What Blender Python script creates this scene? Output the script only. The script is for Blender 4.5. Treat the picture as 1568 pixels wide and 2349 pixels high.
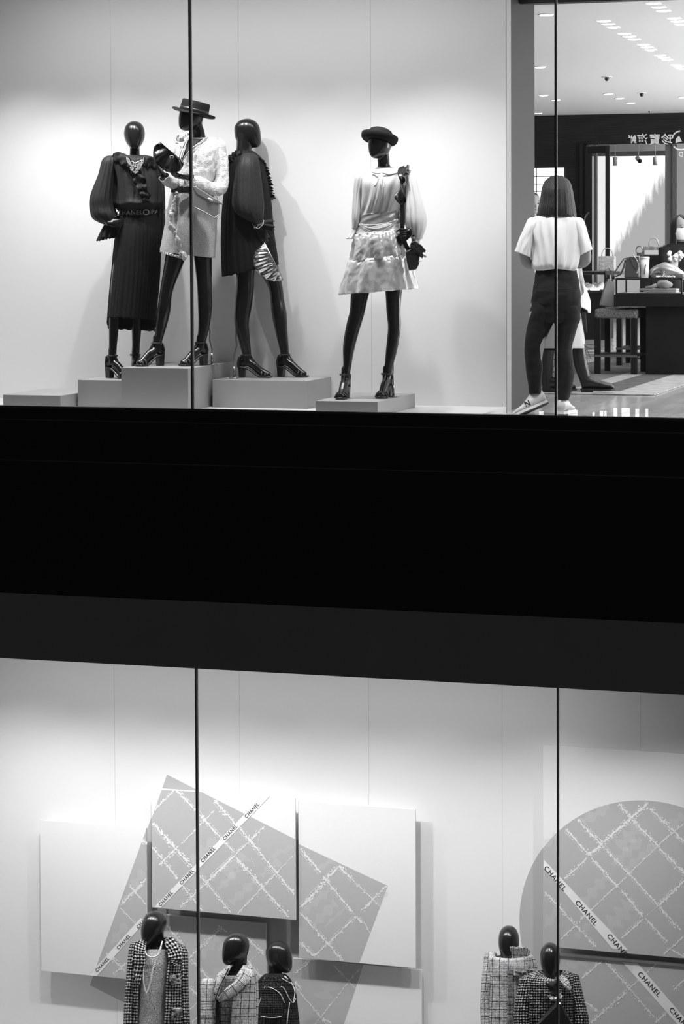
import bpy, bmesh, math, random
from math import sin, cos, pi, sqrt, atan2, radians
from mathutils import Vector as V, Matrix, noise
from mathutils.geometry import tessellate_polygon

random.seed(7)
for o in list(bpy.data.objects):
    bpy.data.objects.remove(o)
SC = bpy.context.scene
COL = SC.collection

# ------------------------------------------------------------------ camera
FPX, PCX, PCY = 5500.0, 786.0, 797.0
YAW, PITCH, ROLL = radians(17.8), math.atan(248 / 5500), 0.0044
EYE = V((4.95, -15.4, 1.24))
_r0 = V((cos(YAW), sin(YAW), 0)); _h = V((-sin(YAW), cos(YAW), 0)); _z = V((0, 0, 1))
FWD = _h * cos(PITCH) - _z * sin(PITCH)
_u0 = _z * cos(PITCH) + _h * sin(PITCH)
RGT = _r0 * cos(ROLL) - _u0 * sin(ROLL)
UPV = _u0 * cos(ROLL) + _r0 * sin(ROLL)
cam_d = bpy.data.cameras.new('camera')
cam = bpy.data.objects.new('camera', cam_d); COL.objects.link(cam)
cam.matrix_world = Matrix(((RGT.x, UPV.x, -FWD.x, EYE.x), (RGT.y, UPV.y, -FWD.y, EYE.y), (RGT.z, UPV.z, -FWD.z, EYE.z), (0, 0, 0, 1)))
cam_d.sensor_fit = 'VERTICAL'; cam_d.sensor_height = 36; cam_d.sensor_width = 24
cam_d.lens = FPX * 36 / 2349
cam_d.shift_y = (PCY - 1174.5) / 2349
cam_d.shift_x = (784 - PCX) / 2349
cam_d.clip_end = 200
SC.camera = cam

# ------------------------------------------------------------------ world, exposure
SC.view_settings.view_transform = 'Standard'; SC.view_settings.look = 'None'
SC.view_settings.exposure = 0.0; SC.view_settings.gamma = 1.0
SC.view_settings.use_curve_mapping = False
W = bpy.data.worlds.new('night'); SC.world = W; W.use_nodes = True
W.node_tree.nodes['Background'].inputs[0].default_value = (1, 1, 1, 1)
W.node_tree.nodes['Background'].inputs[1].default_value = 0.05
try:
    SC.cycles.max_bounces = 10; SC.cycles.diffuse_bounces = 5; SC.cycles.transparent_max_bounces = 16
    SC.cycles.sample_clamp_indirect = 6.0
except Exception:
    pass

# ------------------------------------------------------------------ lights
def aim(o, d):
    o.rotation_euler = V(d).to_track_quat('-Z', 'Y').to_euler()
def spot(x, y, z, to, watt, ang=70, blend=.8, size=.04, name='display_spot'):
    l = bpy.data.lights.new(name, 'SPOT'); l.energy = watt; l.spot_size = radians(ang); l.spot_blend = blend
    l.shadow_soft_size = size
    o = bpy.data.objects.new(name, l); COL.objects.link(o); o.location = (x, y, z); aim(o, V(to) - V((x, y, z)))
    return o
def area(x, y, z, d, sx, sy, watt, name='ceiling_lamp', spread=180):
    l = bpy.data.lights.new(name, 'AREA'); l.shape = 'RECTANGLE'; l.size = sx; l.size_y = sy; l.energy = watt
    l.spread = radians(spread)
    o = bpy.data.objects.new(name, l); COL.objects.link(o); o.location = (x, y, z); aim(o, d)
    return o
# upper display: spots in a track behind the glass head, and a soft strip
for k, x in enumerate((-3.0, -2.35, -1.7, -1.05, -.4, .25)):
    spot(x, .30, 3.05, (x + .28, 1.3, -.65), (150, 130, 106, 90, 90, 122)[k], 88, 1.0, .03)
area(-1.1, .50, 3.08, (0, .35, -1), 3.6, .3, 31, 'display_strip')
# lower display
for k, (x, w) in enumerate(((-3.0, 330), (-2.2, 310), (-1.4, 300), (-.6, 250), (.15, 245), (1.1, 265), (2.0, 240))):
    spot(x, .10, -1.80, (x + .12, 1.3, -5.6), w * .345, 104, 1.0, .05)
area(-.8, .35, -1.76, (0, .25, -1), 4.6, .3, 24, 'display_strip')
# shop floor: lamps in the ceiling
for y, w in ((.55, 70), (3.2, 70), (6.2, 100), (9.2, 100), (12.4, 110), (15.6, 120)):
    area(2.9, y, 2.97, (-.05, .25, -1), 3.0, .6, w, 'shop_ceiling_lamp', 130)
for y, w in ((5.0, 330), (10.0, 420), (15.0, 420)):  # unseen uplights, added to brighten the shop ceiling
    area(6.3, y, .9, (-.75, 0, 1), 1.4, 4.0, w, 'ceiling_fill')
area(.5, 20.3, 2.9, (0, 0, -1), 3.0, 1.0, 90, 'far_room_lamp')

# ------------------------------------------------------------------ helpers
def ray(px, py): return FWD + RGT * ((px - PCX) / FPX) - UPV * ((py - PCY) / FPX)
def at(px, py, Y):            # pixel on the plane y = Y
    d = ray(px, py); return EYE + d * ((Y - EYE.y) / d.y)
def atz(px, py, Z):
    d = ray(px, py); return EYE + d * ((Z - EYE.z) / d.z)
def atd(px, py, D): return EYE + ray(px, py) * D

def origin(o):
    v = V((0, 0, 0))
    while o is not None:
        v += o.location; o = o.parent
    return v

def link(name, me, mat, parent=None, mats=None):
    if mats:
        for m in mats: me.materials.append(m)
    elif mat: me.materials.append(mat)
    o = bpy.data.objects.new(name, me); COL.objects.link(o)
    if parent is not None:
        off = origin(parent)
        me.transform(Matrix.Translation(-off)); o.parent = parent
    return o

class MB:
    def __init__(s): s.v = []; s.f = []; s.fm = []; s.uv = []
    def add(s, verts, faces, m=0, uvs=None):
        b = len(s.v); s.v += [V(v) for v in verts]
        for k, f in enumerate(faces):
            s.f.append([b + i for i in f]); s.fm.append(m)
            s.uv.append(uvs[k] if uvs else None)
        return s
    def box(s, a, b, m=0):
        x0, y0, z0 = a; x1, y1, z1 = b
        vs = [(x0, y0, z0), (x1, y0, z0), (x1, y1, z0), (x0, y1, z0), (x0, y0, z1), (x1, y0, z1), (x1, y1, z1), (x0, y1, z1)]
        return s.add(vs, [(0, 3, 2, 1), (4, 5, 6, 7), (0, 1, 5, 4), (1, 2, 6, 5), (2, 3, 7, 6), (3, 0, 4, 7)], m)
    def obox(s, c, ax, ay, az, m=0):      # oriented box with half axes
        c, ax, ay, az = V(c), V(ax), V(ay), V(az)
        vs = [c + ax * i + ay * j + az * k for k in (-1, 1) for (i, j) in ((-1, -1), (1, -1), (1, 1), (-1, 1))]
        return s.add(vs, [(0, 3, 2, 1), (4, 5, 6, 7), (0, 1, 5, 4), (1, 2, 6, 5), (2, 3, 7, 6), (3, 0, 4, 7)], m)
    def poly(s, pts, m=0):
        return s.add(pts, [tuple(range(len(pts)))], m)
    def slab(s, pts, d, m=0):             # polygon given thickness along d
        n = len(pts); d = V(d); pts = [V(p) for p in pts]
        vs = pts + [p + d for p in pts]
        fs = [tuple(range(n)), tuple(range(2 * n - 1, n - 1, -1))] + [(i, i + n, (i + 1) % n + n, (i + 1) % n) for i in range(n)]
        return s.add(vs, fs, m)
    def loft(s, rings, m=0, cap0=True, cap1=True, closed=True, vscale=1.0):
        n = len(rings[0]); b = []; vs = []
        for r in rings: vs += list(r)
        fs = []; uvs = []
        L = [0.0]
        for k in range(1, len(rings)):
            L.append(L[-1] + sum((V(rings[k][i]) - V(rings[k - 1][i])).length for i in range(0, n, max(1, n // 8))) / len(range(0, n, max(1, n // 8))))
        mid = rings[len(rings) // 2]
        Us = [0.0]
        for i in range(n): Us.append(Us[-1] + (V(mid[(i + 1) % n]) - V(mid[i])).length)
        cnt = n if closed else n - 1
        for k in range(len(rings) - 1):
            for i in range(cnt):
                j = (i + 1) % n
                fs.append((k * n + i, k * n + j, (k + 1) * n + j, (k + 1) * n + i))
                uvs.append(((Us[i], L[k]), (Us[i + 1], L[k]), (Us[i + 1], L[k + 1]), (Us[i], L[k + 1])))
        if closed and cap0: fs.append(tuple(range(n - 1, -1, -1))); uvs.append(None)
        if closed and cap1: o = (len(rings) - 1) * n; fs.append(tuple(o + i for i in range(n))); uvs.append(None)
        return s.add(vs, fs, m, uvs)
    def tube(s, pts, rad, n=10, m=0, cap=True, flat=None, ref=None):
        pts = [V(p) for p in pts]; k = len(pts)
        if not isinstance(rad, (list, tuple)): rad = [rad] * k
        rings = []; prev = None
        for i in range(k):
            t = (pts[min(i + 1, k - 1)] - pts[max(i - 1, 0)])
            if t.length < 1e-9: t = V((0, 0, 1))
            t.normalize()
            if prev is None:
                a = V(ref) if ref is not None else (V((0, 0, 1)) if abs(t.z) < .9 else V((1, 0, 0)))
            else: a = prev
            a = a - t * a.dot(t)
            if a.length < 1e-6: a = V((1, 0, 0)) - t * t.x
            a.normalize(); prev = a; c = t.cross(a)
            fl = 1.0 if flat is None else flat
            r = rad[i]
            rings.append([pts[i] + a * (r * cos(2 * pi * q / n)) + c * (r * fl * sin(2 * pi * q / n)) for q in range(n)])
        return s.loft(rings, m, cap, cap)
    def ell(s, c, rx, ry, rz, n=16, k=10, m=0, X=None, Y=None, Z=None):
        c = V(c); X = V(X or (1, 0, 0)); Y = V(Y or (0, 1, 0)); Z = V(Z or (0, 0, 1))
        rings = []
        for i in range(k + 1):
            a = -pi / 2 + pi * i / k; a = max(-pi / 2 + .02, min(pi / 2 - .02, a))
            rings.append([c + X * (rx * cos(a) * cos(2 * pi * j / n)) + Y * (ry * cos(a) * sin(2 * pi * j / n)) + Z * (rz * sin(a)) for j in range(n)])
        return s.loft(rings, m)
    def mesh(s, name, smooth=False):
        me = bpy.data.meshes.new(name)
        me.from_pydata([tuple(v) for v in s.v], [], s.f)
        for p, k in zip(me.polygons, s.fm): p.material_index = k; p.use_smooth = smooth
        if any(u for u in s.uv):
            ul = me.uv_layers.new(name='UVMap')
            for p, u in zip(me.polygons, s.uv):
                if u:
                    for li, q in zip(p.loop_indices, u): ul.data[li].uv = q
        me.validate(); me.update()
        return me
    def build(s, name, mat=None, parent=None, smooth=False, mats=None, recalc=True):
        me = s.mesh(name, smooth)
        if recalc:
            bm = bmesh.new(); bm.from_mesh(me); bmesh.ops.recalc_face_normals(bm, faces=bm.faces); bm.to_mesh(me); bm.free()
        return link(name, me, mat, parent, mats)

def crom(pts, n):             # Catmull-Rom resampling of tuples
    out = []
    k = len(pts)
    for i in range(n):
        t = i / (n - 1) * (k - 1); a = min(int(t), k - 2); u = t - a
        p0 = pts[max(a - 1, 0)]; p1 = pts[a]; p2 = pts[a + 1]; p3 = pts[min(a + 2, k - 1)]
        out.append(tuple(.5 * (2 * q1 + (q2 - q0) * u + (2 * q0 - 5 * q1 + 4 * q2 - q3) * u * u + (3 * q1 - q0 - 3 * q2 + q3) * u ** 3)
                         for q0, q1, q2, q3 in zip(p0, p1, p2, p3)))
    return out

def bevel(o, w, seg=2):
    m = o.modifiers.new('bevel', 'BEVEL'); m.width = w; m.segments = seg; m.limit_method = 'ANGLE'; m.angle_limit = radians(40)
    return o
def subsurf(o, lv=1):
    m = o.modifiers.new('subdivision', 'SUBSURF'); m.levels = lv; m.render_levels = lv
    return o
def bake(o):                   # turn the modifiers into the mesh
    dg = bpy.context.evaluated_depsgraph_get()
    me = bpy.data.meshes.new_from_object(o.evaluated_get(dg)); o.modifiers.clear(); old = o.data; o.data = me
    bpy.data.meshes.remove(old)
    for p in me.polygons: p.use_smooth = True
    return o

def tag(o, label, cat, group=None, kind=None):
    if label: o['label'] = label
    if cat: o['category'] = cat
    if group: o['group'] = group
    if kind: o['kind'] = kind
    return o
def thing(name, loc, label, cat, group=None):
    o = bpy.data.objects.new(name, None); COL.objects.link(o); o.location = loc; o.empty_display_size = .1
    return tag(o, label, cat, group)
def struct(o): o['kind'] = 'structure'; return o

# ------------------------------------------------------------------ materials
def S(v):                      # an 8-bit grey of the photograph to linear
    v /= 255.0
    return v / 12.92 if v <= .04045 else ((v + .055) / 1.055) ** 2.4
def g(v): return (v, v, v, 1)
def mat(name, col, rough=.5, metal=0, spec=.5, bump=0, bscale=60, var=0, vscale=8, emit=0, alpha=1, sheen=0, coat=0, stretch=None, coord='Object', detail=4):
    m = bpy.data.materials.new(name); m.use_nodes = True
    nt = m.node_tree; b = nt.nodes['Principled BSDF']
    b.inputs['Base Color'].default_value = g(col); b.inputs['Roughness'].default_value = rough
    b.inputs['Metallic'].default_value = metal; b.inputs['Specular IOR Level'].default_value = spec
    b.inputs['Alpha'].default_value = alpha
    if sheen: b.inputs['Sheen Weight'].default_value = sheen
    if coat: b.inputs['Coat Weight'].default_value = coat; b.inputs['Coat Roughness'].default_value = .08
    if emit: b.inputs['Emission Color'].default_value = g(1); b.inputs['Emission Strength'].default_value = emit
    L = nt.links
    if bump or var:
        tc = nt.nodes.new('ShaderNodeTexCoord'); src = tc.outputs[coord]
        if stretch:
            mp = nt.nodes.new('ShaderNodeMapping'); mp.inputs['Scale'].default_value = stretch; L.new(src, mp.inputs[0]); src = mp.outputs[0]
    if var:
        n = nt.nodes.new('ShaderNodeTexNoise'); n.inputs['Scale'].default_value = vscale; n.inputs['Detail'].default_value = detail
        L.new(src, n.inputs['Vector'])
        r = nt.nodes.new('ShaderNodeMapRange'); r.inputs[1].default_value = .3; r.inputs[2].default_value = .7
        r.inputs[3].default_value = col * (1 - var); r.inputs[4].default_value = min(1, col * (1 + var))
        L.new(n.outputs['Fac'], r.inputs[0]); L.new(r.outputs[0], b.inputs['Base Color'])
    if bump:
        n = nt.nodes.new('ShaderNodeTexNoise'); n.inputs['Scale'].default_value = bscale; n.inputs['Detail'].default_value = 3
        L.new(src, n.inputs['Vector'])
        u = nt.nodes.new('ShaderNodeBump'); u.inputs['Strength'].default_value = bump; u.inputs['Distance'].default_value = .01
        L.new(n.outputs['Fac'], u.inputs['Height']); L.new(u.outputs[0], b.inputs['Normal'])
    return m

M = {}
M['wall'] = mat('painted_backdrop', .80, .55, bump=.05, bscale=220)
M['plinth'] = mat('painted_plinth', .35, .5, bump=.04, bscale=300)
M['platform'] = mat('painted_platform', .70, .4)
M['soffit'] = mat('grey_display_ceiling', .25, .8)
M['seam'] = mat('panel_joint', .58, .7)
M['band'] = mat('black_facade_glass', .006, .35, spec=.25, var=.15, vscale=1.5)
M['fascia'] = mat('charcoal_fascia', .17, .6, spec=.3, bump=.1, bscale=400, var=.05, vscale=3)
M['lip'] = mat('black_metal_lip', .03, .3, spec=.5)
M['joint'] = mat('black_silicone', .012, .5)
M['joint_cap'] = mat('grey_joint_cap', .42, .35)
M['ceil'] = mat('white_ceiling', .86, .7)
M['pillar'] = mat('dark_satin_pillar', .028, .5, spec=.12)
M['white'] = mat('plain_white', .8, .5)
M['black'] = mat('plain_black', .012, .4)
M['canvas'] = mat('white_canvas', .80, .7, bump=.25, bscale=180, stretch=(1, 1, 6))
M['canvas_side'] = mat('canvas_edge', .45, .7)
M['print'] = mat('grey_print', .46, .7, bump=.25, bscale=180, stretch=(1, 1, 6), var=.03, vscale=40)
M['decal'] = mat('grey_wall_vinyl', .44, .6)
M['thread'] = mat('white_thread_print', .80, .7)
M['hatch'] = mat('pale_hatched_thread', .60, .7)
M['ribbon'] = mat('white_ribbon', .82, .6)
M['ink'] = mat('black_ink', .02, .6)

# glass: clear pane with the mirror share that the angle gives
def glass_mat(name, tint=1.0, ior=1.45):
    m = bpy.data.materials.new(name); m.use_nodes = True; nt = m.node_tree; nt.nodes.clear(); L = nt.links
    out = nt.nodes.new('ShaderNodeOutputMaterial'); mx = nt.nodes.new('ShaderNodeMixShader'); fr = nt.nodes.new('ShaderNodeFresnel')
    tr = nt.nodes.new('ShaderNodeBsdfTransparent'); gl = nt.nodes.new('ShaderNodeBsdfGlossy')
    fr.inputs['IOR'].default_value = ior; tr.inputs['Color'].default_value = g(tint); gl.inputs['Roughness'].default_value = 0.0
    L.new(fr.outputs[0], mx.inputs[0]); L.new(tr.outputs[0], mx.inputs[1]); L.new(gl.outputs[0], mx.inputs[2]); L.new(mx.outputs[0], out.inputs[0])
    return m
M['glass'] = glass_mat('window_glass', .985)

# ================================================================== the setting
YB = 1.33                       # face of both backdrops
XE = .811                       # right end of the upper backdrop
def sbox(name, a, b, m, bev=0):
    o = struct(MB().box(a, b).build(name, m))
    if bev: bevel(o, bev)
    return o
# upper display
o = MB().box((-3.6, YB, .032), (XE, YB + .13, 3.6)).build('wall_display', M['wall']); struct(o)
jm = MB()
for x in (-3.27, -2.247, -1.224, -.201):
    jm.box((x - .002, YB - .0006, .032), (x + .002, YB + .002, 3.6))
jm.build('panel_joint', M['seam'], o)
sbox('wall_pillar', (XE - .5, YB + .13, 0), (XE - .001, 2.218, 3.0), M['pillar'])
sbox('floor_display', (-3.6, .04, 0), (XE - .0, YB, .032), M['platform'])
sbox('wall_left', (-3.7, .0, .032), (-3.6, YB + .13, 3.6), M['wall'])
sbox('ceiling_display', (-3.6, .04, 3.10), (XE, YB, 3.16), M['soffit'])
# facade bands
sbox('trim_1', (-3.7, -.012, -1.257), (3.9, .04, .062), M['band'])
sbox('trim_2', (-3.7, -.016, .062), (3.9, .045, .076), M['lip'])
sbox('trim_3', (-3.7, -.02, -1.724), (3.9, .04, -1.257), M['fascia'])
mm = MB()
for z in (-.02, -.31): mm.box((-3.7, -.014, z - .004), (3.9, -.011, z + .004))
mm.build('reveal_line', M['lip'], bpy.data.objects['trim_1'])
# window panes and their vertical joints
bays = [(-3.69, -1.094), (-1.086, 1.466), (1.474, 3.9)]
n = 0
for z0, z1, dx in ((.076, 3.6, 0), (-5.3, -1.724, .012)):
    for a, b in bays:
        n += 1
        sbox('window_%d' % n, (a + dx, 0, z0), (b + dx, .012, z1), M['glass'])
tn = 3
for z0, z1, dx, w in ((.076, 3.6, 0, 1), (-5.3, -1.724, .012, .8)):
    for x, q in ((-1.09, 1), (1.47, .75)):
        tn += 1
        m = MB(); m.box((x + dx - .0045 * w, -.004, z0), (x + dx + .0035 * w, .016, z1), 0)
        m.box((x + dx + .0035 * w, -.002, z0), (x + dx + .0145 * q, .014, z1), 1)
        struct(m.build('trim_%d' % tn, mats=[M['joint'], M['joint_cap']]))
M['corner'] = mat('wall_end_shade', .34, .6)
sbox('trim_33', (XE + .0005, YB + .001, .0), (XE + .004, YB + .129, 3.0), M['corner'])  # added board: its grey stands in for shade on the backdrop's end
# lower display
o = MB().box((-3.6, YB, -5.2), (4.2, YB + .13, -1.3)).build('wall_lower', M['wall']); struct(o)
jm = MB()
for x in (-3.27, -2.262, -1.247, -.235, .775, 1.785, 2.8):
    jm.box((x - .0016, YB - .0006, -5.2), (x + .0016, YB + .002, -1.3))
jm.build('panel_joint', M['seam'], o)
sbox('floor_lower', (-3.6, .04, -5.3), (4.2, YB, -5.2), M['platform'])
sbox('wall_lower_left', (-3.7, .04, -5.2), (-3.6, YB + .1, -1.72), M['wall'])
sbox('wall_lower_right', (4.1, .04, -5.2), (4.2, YB + .1, -1.72), M['wall'])
sbox('ceiling_lower', (-3.6, .04, -1.70), (4.1, YB, -1.66), M['soffit'])

# plinths
def plinth(x0, x1, y0, y1, hgt, label):
    o = bpy.data.objects.new('display_plinth', None); COL.objects.link(o)
    o.location = ((x0 + x1) / 2, (y0 + y1) / 2, .032)
    tag(o, label, 'plinth', 'pale plinths under the mannequins')
    bevel(MB().box((x0, y0, .0325), (x1, y1, .032 + hgt)).build('plinth_body', M['plinth'], o), .003)
    return o
plinth(-2.659, -2.207, .28, 1.0, .1, 'low pale plinth with nothing on it at the far left')
plinth(-2.184, -1.792, .535, 1.31, .2, 'pale plinth under the long black dress mannequin')
plinth(-1.786, -1.273, .40, 1.29, .3, 'tallest pale plinth, under the mannequin in the boater hat')
plinth(-1.238, -.512, .785, 1.325, .2, 'wide pale plinth under the mannequin in the short black dress')
plinth(-.261, .186, .21, 1.13, .1, 'low pale plinth under the mannequin in the shiny tiered skirt')

# ================================================================== printed canvases of the lower window
def pxy(pts, Y): return [at(x, y, Y) for x, y in pts]
def threads(mb, segs, Y, m, w=7.0, seed=1):
    rnd = random.Random(seed)
    for (x0, y0, x1, y1, k) in segs:
        L = sqrt((x1 - x0) ** 2 + (y1 - y0) ** 2); ux, uy = (x1 - x0) / L, (y1 - y0) / L; nx, ny = -uy, ux
        t = 0
        # core of broken yarn
        while t < L - 1:
            d = min(rnd.uniform(3, 9), L - t); o = rnd.uniform(-1.2, 1.2) * k; hw = w * k * rnd.uniform(.10, .30); yc = Y - rnd.uniform(0, .0003)
            c = [(t, o - hw), (t + d, o - hw * rnd.uniform(.4, 1)), (t + d, o + hw), (t, o + hw * rnd.uniform(.4, 1))]
            mb.poly([at(x0 + ux * a + nx * b, y0 + uy * a + ny * b, yc) for a, b in c], m)
            t += d * rnd.uniform(.8, 1.25)
        # knots and stray picks
        for _ in range(int(L * .95 * k)):
            t = rnd.uniform(2, max(3, L - 3)); o = rnd.gauss(0, 2.6 * k); r = rnd.uniform(.5, 1.6) * (.6 + .5 * k); a0 = rnd.uniform(0, pi)
            nn = rnd.choice((4, 5, 6)); e = rnd.uniform(.5, 1.8); yk = Y - rnd.uniform(.0002, .0012)
            mb.poly([at(x0 + ux * (t + r * e * cos(a0 + 2 * pi * q / nn)) + nx * (o + r * sin(a0 + 2 * pi * q / nn)),
                        y0 + uy * (t + r * e * cos(a0 + 2 * pi * q / nn)) + ny * (o + r * sin(a0 + 2 * pi * q / nn)), yk) for q in range(nn)], m)
        # dotted ghost line beside it
        t = 4
        side = rnd.choice((-1, 1)) * 5.5 * k
        while t < L - 5 and k > .8:
            if rnd.random() < .7:
                mb.poly([at(x0 + ux * (t + a) + nx * (side + b), y0 + uy * (t + a) + ny * (side + b), Y) for a, b in ((0, -.6), (1.6, -.6), (1.6, .6), (0, .6))], m)
            t += 3
def hatches(mb, patches, Y, m):
    for (x0, y0, x1, y1, wid, ang) in patches:        # axis of the patch, its width, stripe direction
        L = sqrt((x1 - x0) ** 2 + (y1 - y0) ** 2); ux, uy = (x1 - x0) / L, (y1 - y0) / L
        sx, sy = cos(ang), sin(ang)
        k = int(L / 2.9)
        for i in range(k):
            cx, cy = x0 + ux * L * (i + .5) / k, y0 + uy * L * (i + .5) / k
            wv = wid * (.65 + .35 * sin(i * .7 + x0))
            a = (cx - sx * wv / 2, cy - sy * wv / 2); b = (cx + sx * wv / 2, cy + sy * wv / 2)
            mb.poly([at(a[0] - ux * .5, a[1] - uy * .5, Y), at(b[0] - ux * .5, b[1] - uy * .5, Y), at(b[0] + ux * .5, b[1] + uy * .5, Y), at(a[0] + ux * .5, a[1] + uy * .5, Y)], m)
def text_mesh(txt, size, name='text', spacing=1.08, bold=.0):
    c = bpy.data.curves.new(name, 'FONT'); c.body = txt; c.size = size; c.align_x = 'CENTER'; c.align_y = 'CENTER'
    c.space_character = spacing; c.extrude = .0004; c.offset = bold
    o = bpy.data.objects.new(name, c); COL.objects.link(o)
    dg = bpy.context.evaluated_depsgraph_get(); dg.update()
    me = bpy.data.meshes.new_from_object(o.evaluated_get(dg)); bpy.data.objects.remove(o); bpy.data.curves.remove(c)
    return me
def add_text(mb, txt, size, c, ex, ez, m=0, spacing=1.08, bold=.0, bend=None):
    me = text_mesh(txt, size, spacing=spacing, bold=bold); c, ex, ez = V(c), V(ex).normalized(), V(ez).normalized(); en = ex.cross(ez)
    vs = [(bend(v.co) if bend else c + ex * v.co.x + ez * v.co.y + en * v.co.z) for v in me.vertices]
    mb.add(vs, [tuple(p.vertices) for p in me.polygons], m); bpy.data.meshes.remove(me)
def canvas(loc_px, corners, Y, label, prints=(), segs=(), hat=(), ribbon=None, texts=(), tsize=0, seed=1, world=None, wk=1.0):
    pts = world if world else pxy(corners, Y)
    x0 = min(p.x for p in pts); x1 = max(p.x for p in pts); z0 = min(p.z for p in pts); z1 = max(p.z for p in pts)
    x0 = (pts[0].x + pts[3].x) / 2; x1 = (pts[1].x + pts[2].x) / 2; z1 = (pts[0].z + pts[1].z) / 2; z0 = (pts[3].z + pts[2].z) / 2
    t = thing('printed_canvas', ((x0 + x1) / 2, Y + .02, z0), label, 'wall panel', 'canvases on the lower backdrop')
    bevel(MB().box((x0, Y, z0), (x1, Y + .018, z1)).build('canvas_board', M['canvas'], t), .002)
    MB().box((x0 + .08, Y + .018, z0 + .08), (x1 - .08, YB - .0005, z1 - .08)).build('mounting_block', M['canvas_side'], t)
    pr = None; pm = MB()
    for poly in prints:
        pp = [V((min(max(p.x, x0), x1), Y - .0006, min(max(p.z, z0), z1))) for p in (poly if isinstance(poly[0], V) else pxy(poly, Y))]
        pm.slab(pp, (0, .001, 0), 0)
    if segs or hat:
        hatches(pm, hat, Y - .0010, 2); threads(pm, segs, Y - .0014, 1, seed=seed)
    if pm.v: pm.build('grey_print', None, t, mats=[M['print'], M['thread'], M['hatch']], recalc=False)
    if ribbon:
        rb = MB().slab(pxy(ribbon, Y - .002), (0, .001, 0)).build('ribbon', M['ribbon'], t)
        mb = MB()
        edge = pxy(ribbon, Y - .0022)
        for a, b in ((0, 3), (1, 2)):
            d = (edge[b] - edge[a]).normalized(); nn = V((d.z, 0, -d.x)) * .0012
            mb.poly([edge[a] - nn, edge[b] - nn, edge[b] + nn, edge[a] + nn])
        mb.build('ribbon_edge', M['seam'], rb, recalc=False)
        for (cx, cy, dx, dy) in texts:
            mb = MB(); c = at(cx, cy, Y - .003); e = (at(cx + dx, cy + dy, Y - .003) - c); e.y = 0; e.normalize()
            add_text(mb, 'CHANEL', tsize, c, e, V((-e.z, 0, e.x)), spacing=1.15, bold=.0004)
            mb.build('lettering', M['ink'], rb)
    return t
YA, YC, YBm, YD, YE = 1.20, 1.16, 1.19, 1.27, 1.28
canvas(None, [(88, 1882), (337, 1898), (337, 2248), (98, 2230)], YA, 'mostly white canvas at the far left of its group',
       prints=[[(337, 1902.5), (337, 2248), (213, 2239)]],
       segs=[(327, 1925, 336, 1938, 1), (275, 2077, 336, 2016, 1), (296, 2029, 336, 2077, .8), (275, 2082, 315, 2123, .6), (244, 2186, 289, 2229, 1), (259, 2236, 300, 2200, .7), (285, 2060, 330, 2030, .4)],
       hat=[(300, 2040, 330, 2000, 26, .8), (255, 2165, 290, 2120, 24, .8)],
       ribbon=[(203, 2237.5), (222, 2239), (334, 2113), (322, 2106)], texts=[(234.5, 2213, 27, -29), (283.5, 2161, 27, -29), (329, 2113, 27, -29)], tsize=.036, seed=3)
canvas(None, [(346, 1810), (677, 1829), (677, 2110), (350, 2082)], YC, 'front-most canvas in the left group, crossed by a diagonal ribbon with five words',
       prints=[[(370.6, 1811.5), (461.5, 1816.6), (677, 1925), (677, 2110), (350, 2082), (346.5, 1878)]],
       segs=[(404, 1812, 537, 1956, 1), (540, 1966, 662, 2104, 1.05), (350, 1888, 440, 1988, 1.25), (458, 2008, 529, 2093, .9), (349, 1942, 408, 2016, .95), (414, 2026, 464, 2088, .9), (491, 1836, 540, 1890, 1.1),
             (548, 1898, 675, 2052, 1), (349, 1863, 399, 1813, .8), (365, 1985, 410, 1940, 1), (416, 1936, 492, 1858, .55), (413, 2082, 535, 1965, 1.0), (478, 2022, 608, 1894, .8), (480, 2010, 560, 1936, .35), (544, 2096, 640, 1996, .7), (640, 1996, 675, 1960, .35), (575, 1965, 584, 1988, .2), (590, 1935, 598, 1900, .2)],
       hat=[(440, 1980, 495, 1925, 34, 1.2), (515, 2005, 560, 1960, 44, .75), (500, 2040, 560, 1985, 20, .8), (530, 2072, 590, 2015, 24, .8), (600, 2010, 640, 1975, 22, .8), (620, 1965, 676, 1940, 26, 2.1)],
       ribbon=[(353.5, 2080.5), (369, 2082), (619, 1826), (602, 1825)], texts=[(380, 2062, 28, -30), (428.5, 2012, 28, -30), (477, 1961, 28, -30), (527.5, 1910, 28, -30), (577.5, 1859, 28, -30)], tsize=.036, seed=5)
canvas(None, [(683.5, 1838), (951, 1856), (954, 2221), (685, 2197)], YBm, 'tall white canvas whose grey print ends in a corner, right of the ribbon canvas',
       prints=[[(684.5, 1936), (889, 2032), (823.5, 2209.5), (685, 2197)]],
       segs=[(688, 1946, 736, 2004, 1), (740, 2010, 812, 2097, .9), (815, 2102, 832, 2118, .9), (834, 2114, 849, 2142, .5), (777, 1986, 812, 2022, 1.1), (812, 2022, 870, 2078, .6), (688, 2093, 786, 2204, .95), (688, 2162, 722, 2195, 1.05),
             (688, 2083, 745, 2023, 1.2), (745, 2020, 776, 1988, 1.1), (754, 2163, 815, 2102, .9), (826, 2092, 886, 2032, .9), (722, 2192, 750, 2165, .8)],
       hat=[(690, 2095, 755, 2040, 24, .9), (720, 2120, 770, 2070, 26, .9), (745, 2125, 795, 2080, 10, .9), (728, 1995, 762, 1972, 16, .8), (862, 2075, 884, 2045, 20, .5)], seed=8)
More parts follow.
